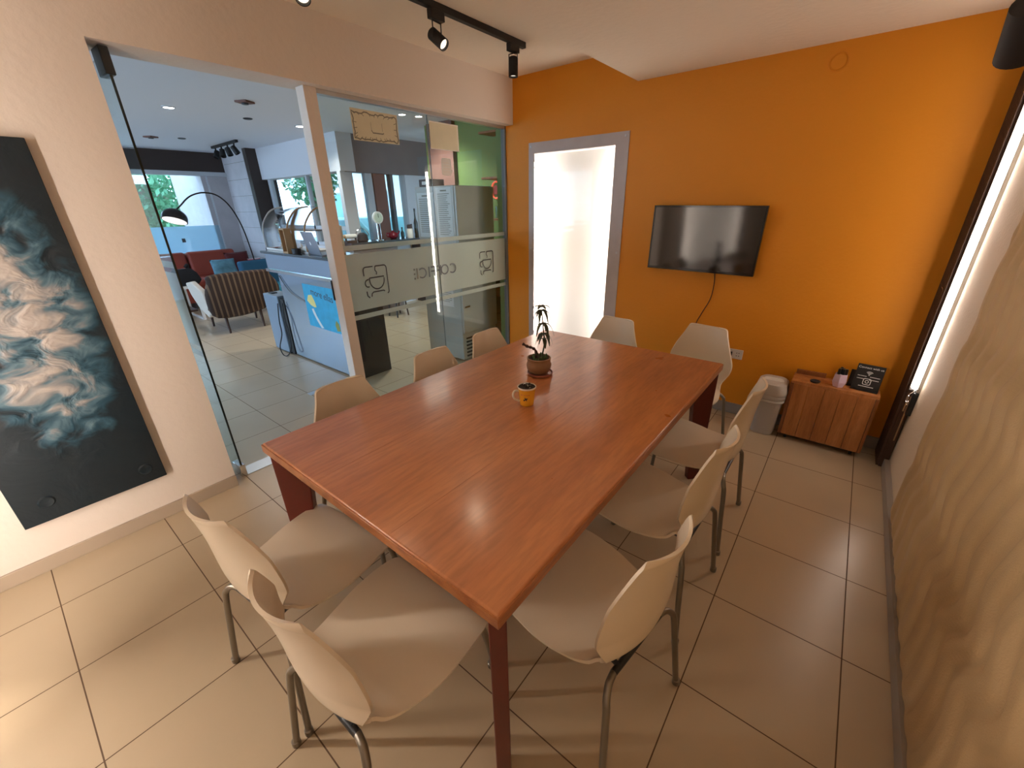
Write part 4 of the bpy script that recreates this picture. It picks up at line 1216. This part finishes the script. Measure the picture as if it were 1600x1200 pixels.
def cushion(x, y, z, rz, tilt, s, m_, label, h=None):
    t = thing('cushion', label, 'cushion', (x, y, z), rz)
    h = h or s; nn = 10; vs = []; fs = []
    for side in (1, -1):
        for i in range(nn + 1):
            for j in range(nn + 1):
                u = -1 + 2 * i / nn; v = -1 + 2 * j / nn
                bul = .055 * (max(0, (1 - u * u) * (1 - v * v))) ** .45
                pin = 1 - .06 * (1 - abs(u)) * 0
                vs.append((side * bul, u * s * (1 - .05 * (1 - v * v)), v * h * (1 - .05 * (1 - u * u)) + h))
    W = nn + 1
    for sd in (0, 1):
        for i in range(nn):
            for j in range(nn):
                a = sd * W * W + i * W + j; fs.append((a, a + 1, a + W + 1, a + W))
    q_ = Matrix.Rotation(tilt, 4, 'Y')
    mb_ = MB().add(vs, fs)
    o_ = mb_.xf(q_).build('cover', m_, t, smooth=60)
    bm = bmesh.new(); bm.from_mesh(o_.data); bmesh.ops.remove_doubles(bm, verts=bm.verts, dist=.0005); bmesh.ops.recalc_face_normals(bm, faces=bm.faces); bm.to_mesh(o_.data); bm.free()
    for p_ in o_.data.polygons: p_.use_smooth = True
    return t
cushion(-5.95, .28, .505, radians(-8), radians(-22), .19, M['cush'], 'blue and brown patterned cushion on the red sofa', .16)
cushion(-6.13, .60, .505, radians(0), radians(-15), .20, M['cush3'], 'dark red cushion behind the patterned one on the sofa')
cushion(-6.08, .86, .51, radians(5), radians(-15), .12, M['cush2'], 'small red and white striped cushion at the sofa right end', .13)

# ---- blue armchair
ba = thing('blue_armchair', 'dark teal armchair behind the striped one beside the counter', 'armchair', (-4.95, .50, 0), radians(12))
MB().box(-.10, .03, -.30, .30, .42, .84).xf(Matrix.Rotation(radians(-6), 4, 'Y')).build('backrest', M['teal'], ba, bevel=.035, bseg=4)
MB().box(-.12, .50, -.29, .29, .30, .44).build('seat', M['teal_l'], ba, bevel=.04, bseg=4)
for s in (-1, 1):
    MB().tube(spline([(-.08, s * .33, 0), (-.06, s * .33, .3), (-.02, s * .33, .56), (.25, s * .33, .57), (.46, s * .33, .54), (.50, s * .33, .3), (.52, s * .33, 0)], 6), .014, 8).build('arm_frame', M['frame_w'], ba)
    MB().tube([(-.06, s * .33, .34), (-.06, 0, .34)], .012, 8).build('crossbar', M['frame_w'], ba)
    MB().tube([(.48, s * .33, .34), (.48, 0, .34)], .012, 8).build('crossbar', M['frame_w'], ba)

# ---- arc lamp
al = thing('arc_floor_lamp', 'dark arc floor lamp with dome shade hanging over the red sofa', 'floor lamp', (-5.6, .67, 0))
arc_px = [(397, 405), (383, 365), (371, 340), (358, 321), (345, 309), (333, 303), (320, 301), (309, 302), (298, 306), (290, 312), (283, 320), (273, 330)]
apts = [at(u, v, 0, -5.6) for u, v in arc_px]
loc = Vector(al.location)
pts = [Vector((0, 0, .02)), Vector((0, -.0, .4))] + [p_ - loc for p_ in apts]
MB().tube(spline(pts, 5), .011, 8).build('arc_pole', M['lampmet'], al)
MB().lathe([(.15, 0), (.155, .01), (.15, .03), (.02, .035)], (0, 0, 0), 28).build('base', M['lampmet'], al)
sc = at(273, 341, 0, -5.6) - loc
a = Vector((0.25, -.38, -1)).normalized(); q = (-a).to_track_quat('Z', 'Y').to_matrix().to_4x4(); q.translation = sc + a * .0
domeR = .165
prf = [(domeR, -.04), (domeR, -.01)] + [(domeR * cos(radians(k)), domeR * .85 * sin(radians(k))) for k in range(10, 86, 12)] + [(.02, domeR * .88), (.015, domeR * .9)]
MB().lathe(prf, (0, 0, 0), 32).xf(q).build('shade', M['lampmet'], al)
MB().lathe([(domeR * .92, -.043), (domeR * .92, -.040)], (0, 0, 0), 32).xf(q).build('diffuser', emit_mat('white_lamp_diffuser', (1, .97, .92), 1.1), al)

# ---- ceiling fittings of the cafe
def downlight(u, v, lit, label, r=.055, hot=None):
    p_ = at(u, v, 2, 2.6)
    t = thing('downlight', label, 'downlight', (p_.x, p_.y, 2.6))
    MB().lathe([(r, 0), (r * 1.05, -.006), (r * .85, -.010), (r * .8, -.004)], (0, 0, 0), 28).build('trim_ring', M['frame_w'] if lit else M['strike'], t)
    MB().lathe([(r * .8, -.004), (r * .78, -.007)], (0, 0, 0), 28).build('lens', (hot or M['cool_lamp']) if lit else M['strike'], t)
    if lit:
        boost = 1.5 if hot else 1
        ld = bpy.data.lights.new('downlight_bulb', 'SPOT'); ld.energy = DOWNLIGHT_POWER * boost; ld.color = (1, .95, .88); ld.spot_size = 2.4; ld.spot_blend = .7; ld.shadow_soft_size = .05
        lo = bpy.data.objects.new('downlight_bulb', ld); C.objects.link(lo); lo.parent = t; lo.location = (0, 0, -.03)
downlight(470, 197, True, 'brightest lit round downlight in the cafe ceiling beside the post', .075)
downlight(263, 167, True, 'small lit round downlight at the left of the cafe ceiling', .06)
downlight(387, 185, False, 'dark unlit downlight in the cafe ceiling below the detector box', .05)
downlight(284, 216, False, 'small dark unlit downlight far back in the cafe ceiling', .05)
for (u, v, lab) in ((382, 158, 'dark square ceiling fitting nearest the glass front in the cafe'), (235, 213, 'dark square ceiling fitting far back above the tree window')):
    p_ = at(u, v, 2, 2.6)
    t = thing('ceiling_fitting', lab, 'ceiling fitting', (p_.x, p_.y, 2.6), .5)
    MB().box(-.065, .065, -.065, .065, -.018, 0).build('housing', M['brownwall'], t, bevel=.004)
    MB().lathe([(.035, -.018), (.03, -.03)], (0, 0, 0), 18).build('cover', M['strike'], t)
t4 = thing('track_light', 'black ceiling track with four small spots above the concrete pier', 'track light')
p0 = at(331, 229, 2, 2.6); p1 = at(369, 218, 2, 2.6)
d_ = (p1 - p0).normalized(); sdv = Vector((-d_.y, d_.x, 0)) * .02
MB().prism([tuple((p0 + sdv)[:2]), tuple((p1 + sdv)[:2]), tuple((p1 - sdv)[:2]), tuple((p0 - sdv)[:2])], 2, 2.565, 2.6).build('track', M['black_matte'], t4, smooth=0)
for k in range(4):
    c = p0.lerp(p1, .12 + .25 * k); 
    MB().tube([(c.x, c.y, 2.565), (c.x, c.y, 2.51)], .012, 6).build('stem', M['black_matte'], t4)
    a = Vector((.3, -.4 + .25 * k, -.8)).normalized(); q = a.to_track_quat('Z', 'Y').to_matrix().to_4x4(); q.translation = Vector((c.x, c.y, 2.47))
    MB().lathe([(.03, -.06), (.04, -.055), (.045, .06), (.035, .06), (.03, .04)], (0, 0, 0), 16).xf(q).build('spot_head', M['black_matte'], t4)

# ---- kitchen side: fridge, back counter, shelf
fr = thing('fridge', 'pale grey fridge with paper sheets on its side behind the glass', 'fridge', (-.35, .58, 0))
MB().box(-.56, 0, 0, .55, .02, 1.775).build('cabinet', M['fridge'], fr, bevel=.006)
MB().box(.0, .028, .005, .545, .93, 1.77).build('door', M['fridge'], fr, bevel=.006)
MB().box(.0, .028, .005, .545, .32, .92).build('door', M['fridge'], fr, bevel=.006)
for z in (.86, .98):
    MB().box(.028, .045, .03, .10, z, z + .022).build('handle', M['chrome'], fr, bevel=.003)
MB().box(.028, .04, .02, .10, .60, .62).build('handle', M['chrome'], fr, bevel=.003)
for k in range(6):
    MB().box(.0, .012, .05, .5, .05 + .04 * k, .065 + .04 * k).build('vent_slat', M['black'], fr, smooth=0)
for sx in (-.5, -.06):
    for sy in (.05, .5): MB().lathe([(.02, 0), (.02, .02)], (sx, sy, 0), 10).build('foot', M['black'], fr)
def sheet(x0, x1, z0, z1, lines, label, grp=None):
    t = thing('paper_sheet', label, 'paper', (-.35 + (x0 + x1) / 2, .5795, z0))
    w_ = (x1 - x0) / 2; h_ = z1 - z0
    MB().box(-w_, w_, -.0015, 0, 0, h_).build('sheet', M['paper_w'], t, smooth=0)
    mb_ = MB(); r_ = random.Random(int(1000 * z0))
    mb_.box(-w_ * .4, w_ * .4, -.0022, -.0015, h_ - .035, h_ - .022)
    for k in range(lines):
        z = h_ - .06 - k * (h_ - .09) / lines
        mb_.box(-w_ * .8, w_ * (.3 + .5 * r_.random()), -.0022, -.0015, z, z + .006)
    mb_.build('text_lines', M['ink'], t, smooth=0)
sheet(-.245, -.03, 1.28, 1.76, 22, 'tall white menu sheet on the upper side of the fridge')
sheet(-.53, -.29, 1.30, 1.72, 18, 'white printed sheet at the left of the tall menu sheet')
sheet(-.33, -.10, .60, .80, 6, 'sheet with bold lines low on the fridge side')

downlight(628, 178, True, 'dazzling lit downlight at the glass top between the two paper notices, left one', .045, M['lens_hot'])
downlight(654, 181, True, 'dazzling lit downlight at the glass top nearest the glass joint', .045, M['lens_hot'])
bc = thing('back_counter', 'dark worktop along the kitchen windows beyond the glass', 'counter', (-3.2, 2.0, 0))
MB().box(-.22, .18, -.95, .80, 1.07, 1.12).build('worktop', M['counter_top'], bc, smooth=0)
MB().box(-.20, .12, -.90, -.10, .0, 1.07).build('cupboard', M['c_soffit'], bc, smooth=0)
MB().box(-.20, .12, .45, .80, .0, 1.07).build('cupboard', M['countblack'], bc, smooth=0)
BZ = 1.12
kt = thing('kitchen_scale', 'round white dial kitchen scale on the dark worktop', 'scale', (-3.2, 1.68, BZ))
MB().lathe([(.085, -.02), (.09, -.015), (.09, .015), (.08, .02)], (0, 0, .33), 28, 0).build('dial', M['white'], kt)
MB().lathe([(.07, .02), (.069, .022)], (0, 0, .33), 28, 0).build('dial_face', mat('pale_green_face', (.55, .62, .5), .5), kt)
MB().box(.021, .024, -.004, .004, .33, .385).build('pointer', M['black'], kt, smooth=0)
for s in (-.03, .03): MB().tube([(0, s, 0), (0, s, .25)], .008, 8).build('post', M['chrome'], kt)
MB().lathe([(.07, 0), (.07, .012)], (0, 0, 0), 20).build('base', M['chrome'], kt)
rb = thing('red_teapot', 'dark red teapot on the worktop right of the dial scale', 'teapot', (-3.2, 1.93, BZ))
MB().lathe([(.04, 0), (.075, .03), (.08, .06), (.06, .10), (.02, .115), (.012, .13)], (0, 0, 0), 24).build('body', M['redbowl'], rb)
MB().tube(spline([(0, .07, .06), (0, .12, .09), (0, .13, .12)], 4), .012, 8).build('spout', M['redbowl'], rb)
MB().tube(spline([(0, -.07, .09), (0, -.12, .09), (0, -.11, .04), (0, -.07, .04)], 4), .008, 8).build('handle', M['redbowl'], rb)
def bottle(x, y, z, h, r, m_, label, grp='bottles on the dark worktop'):
    t = thing('bottle', label, 'bottle', (x, y, z), 0, grp)
    MB().lathe([(r * .9, 0), (r, .005), (r, h * .55), (r * .4, h * .72), (r * .35, h * .95), (r * .42, h * .95), (r * .42, h)], (0, 0, 0), 16).build('body', m_, t)
    MB().lathe([(r * .45, h), (r * .45, h * 1.06), (r * .2, h * 1.08)], (0, 0, 0), 12).build('cap', M['black'], t)
bottle(-3.18, 2.40, BZ, .42, .035, M['bottle'], 'tallest dark bottle on the worktop beside the fridge')
bottle(-3.15, 2.28, BZ, .20, .035, M['clearg'], 'short clear bottle left of the tallest bottle')
bottle(-3.17, 2.50, BZ, .24, .04, M['bottle'], 'dark bottle standing right of the tallest bottle')
bottle(-3.2, 2.12, BZ, .16, .03, M['bottle'], 'small dark bottle right of the red teapot')
jr = thing('jar', 'stout dark jar with lid among the bottles on the worktop', 'jar', (-3.1, 2.2, BZ))
MB().lathe([(.045, 0), (.05, .01), (.05, .13), (.04, .15)], (0, 0, 0), 18).build('body', M['candle'], jr)
MB().lathe([(.045, .15), (.045, .2), (.03, .21)], (0, 0, 0), 18).build('lid', M['darkwood'], jr)
pt = thing('black_kettle', 'black kettle at the left end of the dark worktop', 'kettle', (-3.15, 1.33, BZ))
MB().lathe([(.07, 0), (.085, .02), (.07, .10), (.03, .13)], (0, 0, 0), 20).build('body', M['stuffdark'], pt)
MB().tube([(0, .12 * cos(radians(k)), .05 + .14 * sin(radians(k))) for k in range(15, 170, 12)], .006, 6).build('handle', M['chrome'], pt)
pb = thing('paper_roll', 'white paper roll with wooden end left of the kettle', 'paper roll', (-3.15, 1.12, BZ + .03))
MB().lathe([(.03, -.08), (.03, .10)], (0, 0, .06), 16, 1).build('roll', M['white'], pb)
MB().lathe([(.022, -.11), (.028, -.08)], (0, 0, .06), 14, 1).build('wooden_end', M['lightwood'], pb)
MB().box(-.05, .05, -.08, .08, -.03, .0).build('holder', M['stuffdark'], pb, smooth=0)
MB().box(-.01, .01, -.08, -.06, -.0, .05).box(-.01, .01, .08, .10, -.03, .05).build('bracket', M['stuffdark'], pb, smooth=0)
sb = thing('storage_tin', 'dark brown box on top of fridge left edge', 'box', (-.80, .70, 1.775))
MB().box(-.08, .10, -.08, .10, 0, .07).build('body', M['darkwood'], sb, bevel=.004)
MB().box(-.03, .05, -.085, -.078, .02, .05).build('label_plate', M['white'], sb, smooth=0)

# stools under the counter
stl = thing('bar_stool', 'dark round stool on the kitchen floor beyond the counter', 'stool', (-2.72, 1.50, 0))
MB().lathe([(.13, .45), (.15, .46), (.15, .50), (.13, .51)], (0, 0, 0), 22).build('seat', M['stuffdark'], stl)
for k in range(4):
    a = pi / 4 + pi / 2 * k
    MB().tube([(.10 * cos(a), .10 * sin(a), .46), (.15 * cos(a), .15 * sin(a), 0)], .012, 7).build('leg', M['strike'], stl)

# green wall shelves
for (u, v, lab) in ((747, 208, 'upper wooden shelf on the green wall'), (752, 279, 'middle wooden shelf on the green wall holding books'), (768, 343, 'lowest wooden shelf on the green wall holding glasses')):
    p_ = at(u, v, 1, 1.66)
    tag(MB().box(p_.x, -.17, 1.66, 1.92, p_.z - .012, p_.z + .012).build('wall_shelf', M['pine_dark'], bevel=.002), lab, 'shelf')
p_ = at(752, 279, 1, 1.66)
for k in range(5):
    x = -.80 + k * .055 + .1
    t = thing('book', ('dark book' if k % 2 else 'brown book') + ' number %d from the left on the green wall shelf' % (k + 1), 'book', (x, 1.76, p_.z + .012), 0, 'books on the middle green wall shelf')
    t['label'] = ['leftmost pale spined book on the green wall shelf', 'second book from the left on the green wall shelf', 'middle book of five on the green wall shelf', 'fourth book from the left on the green wall shelf', 'rightmost dark book on the green wall shelf'][k]
    MB().box(-.024, .024, -.08, .1, 0, .21 + .01 * (k % 2)).build('cover', (M['offwhite'], M['darkwood'], M['c_soffit'], M['darkwood'], M['stuffdark'])[k], t, bevel=.002)
    MB().box(-.020, .020, -.078, .102, .004, .205).build('pages', M['paper'], t, smooth=0)
p_ = at(768, 343, 1, 1.66)
for k in range(4):
    t = thing('drinking_glass', ['leftmost', 'second', 'third', 'rightmost'][k] + ' clear glass on the lowest green wall shelf', 'glass', (p_.x + .06 + .085 * k, 1.72, p_.z + .012), 0, 'glasses on the lowest green wall shelf')
    MB().lathe([(.03, 0), (.034, .003), (.038, .14), (.035, .14), (.030, .01)], (0, 0, 0), 16).build('tumbler', M['clearg'], t)
ns = thing('neon_sign', 'small round red lit sign on the green wall beside the orange wall', 'sign', tuple(at(775, 297, 1, 1.905)))
MB().tube([(.07 * cos(a), 0, .095 * sin(a)) for a in a32], .010, 8, True).build('tube_ring', M['neon'], ns)
MB().prism([(-.035, -.05), (.04, -.05), (.04, .05), (-.035, .05)], 1, -.004, .008).build('red_centre', mat('dull_red', (.30, .03, .02), .5), ns, smooth=0)
MB().box(-.03, .03, .0, .015, -.03, .03).build('backing', M['darkwood'], ns, smooth=0)
# low shelf unit right of the fridge
lsu = thing('shelf_unit', 'low dark open shelf unit right of the fridge behind the glass', 'shelf', (-.40, 1.20, 0))
for z in (.30, .62, .98): MB().box(-.25, .22, 0, .40, z, z + .025).build('board', M['pine_dark'], lsu, smooth=0)
for x in (-.25, .20): MB().box(x, x + .02, 0, .40, 0, 1.0).build('upright', M['strike'], lsu, smooth=0)
gb = thing('glass_bowl', 'glass bowl on the low shelf right of the fridge', 'bowl', (-.33, 1.33, .647))
MB().lathe([(.04, 0), (.08, .03), (.095, .09), (.09, .09), (.07, .03)], (0, 0, 0), 20).build('bowl', M['clearg'], gb)
gx = thing('green_box', 'green box on the low shelf unit right of the fridge', 'box', (-.32, 1.32, 1.005))
MB().box(-.11, .11, -.10, .10, 0, .07).build('body', M['green'], gx, bevel=.003)
MB().box(-.112, .112, -.102, .102, .06, .075).build('lid', mat('pale_green', (.30, .42, .25), .5), gx, bevel=.002)

# ================================================================== outside
def leaves(name, label, centre, rad, count, seed, trunk=None):
    t = thing(name, label, 'tree', (centre[0], centre[1], 0))
    r_ = random.Random(seed); vs_ = []; fs_ = []
    for k in range(count):
        while True:
            p_ = Vector((r_.uniform(-1, 1), r_.uniform(-1, 1), r_.uniform(-1, 1)))
            if .35 < p_.length < 1: break
        lump = 1 + .25 * noise.noise(p_ * 2.3 + Vector((seed, 0, 0)))
        p_ = Vector((p_.x * rad[0], p_.y * rad[1], p_.z * rad[2])) * lump + Vector((0, 0, centre[2]))
        n1 = Vector((r_.gauss(0, 1), r_.gauss(0, 1), r_.gauss(0, 1))).normalized()
        n2 = n1.orthogonal().normalized(); s_ = r_.uniform(.05, .10)
        o_ = len(vs_)
        vs_ += [p_ + n1 * s_, p_ + n2 * s_ * .5, p_ - n1 * s_, p_ - n2 * s_ * .5]
        fs_.append((o_, o_ + 1, o_ + 2, o_ + 3))
    MB().add(vs_, fs_).build('foliage', M['foliage'], t, smooth=0)
    mb_ = MB().tube([(0, 0, 0), (.05, .03, centre[2] * .5), (0, -.05, centre[2])], [.14, .11, .05], 10)
    for k in range(5):
        a = 2 * pi * k / 5
        mb_.tube([(0, 0, centre[2] * .6), (rad[0] * .4 * cos(a), rad[1] * .4 * sin(a), centre[2])], [.05, .02], 6)
    mb_.build('trunk', M['bark'], t)
leaves('leafy_tree', 'bushy green tree outside the far window, left part', (-11.2, -3.2, 2.1), (1.3, 1.75, 1.5), 5200, 3)
leaves('leafy_tree', 'bushy green tree outside the far window beside the concrete wall', (-10.9, .2, 2.0), (1.2, 1.4, 1.6), 4600, 9)
leaves('leafy_tree', 'small tree outside the street window beside the dark fascia', (-8.2, 3.4, 2.4), (.7, .7, .8), 1200, 15)
hd = tag(MB().box(-12.9, -12.6, -8, 1.5, 0, 2.3).build('boundary_wall', M['bark'], smooth=0), 'brown boundary wall behind the leafy trees outside', 'wall')
bd = thing('apartment_building', 'white building with balconies across the street seen through the cafe windows', 'building', (-9, 8.0, 0))
MB().box(-7, 9, 0, .5, 0, 8.5).build('facade', M['bld'], bd, smooth=0)
for lv in range(3):
    z = .9 + 2.4 * lv
    for k in range(6):
        x = -6.2 + 2.4 * k
        wn = MB().box(x, x + 1.3, -.03, .02, z, z + 1.3).build('window', M['rail'], bd, smooth=0)
        MB().box(x + .06, x + 1.24, -.05, -.02, z + .06, z + 1.24).build('pane', M['bldglass'], wn, smooth=0)
    MB().box(-7, 9, -.7, 0, z - .35, z - .2).build('balcony_slab', M['bld2'], bd, smooth=0)
    mb = MB()
    for k in range(60): mb.box(-7 + k * .265, -7 + k * .265 + .02, -.68, -.66, z - .2, z + .35)
    mb.box(-7, 9, -.69, -.65, z + .33, z + .37).build('railing', M['rail'], bd, smooth=0)
MB().box(-7, 9, -1.3, -.02, 3.05, 3.12).build('awning', M['pinkroof'], bd, smooth=0)
car = thing('parked_car', 'teal parked car in the street beyond the kitchen window', 'car', (-8.3, 4.9, 0))
MB().prism([(-2, .35), (-2, .8), (-1.3, .9), (-.8, 1.35), (.7, 1.35), (1.3, .92), (2, .85), (2.05, .35)], 1, -.8, .8).build('body', mat('pale_teal_paint', (.25, .55, .55), .3), car, bevel=.05)
MB().prism([(-1.15, .92), (-.75, 1.30), (.62, 1.30), (1.1, .92)], 1, -.81, .81).build('side_windows', M['bldglass'], car, smooth=0)
for sx in (-1.3, 1.3):
    for sy in (-.78, .78): MB().lathe([(.3, -.1), (.32, -.08), (.32, .08), (.3, .1)], (sx, sy, .32), 22, 1).build('wheel', M['black'], car)
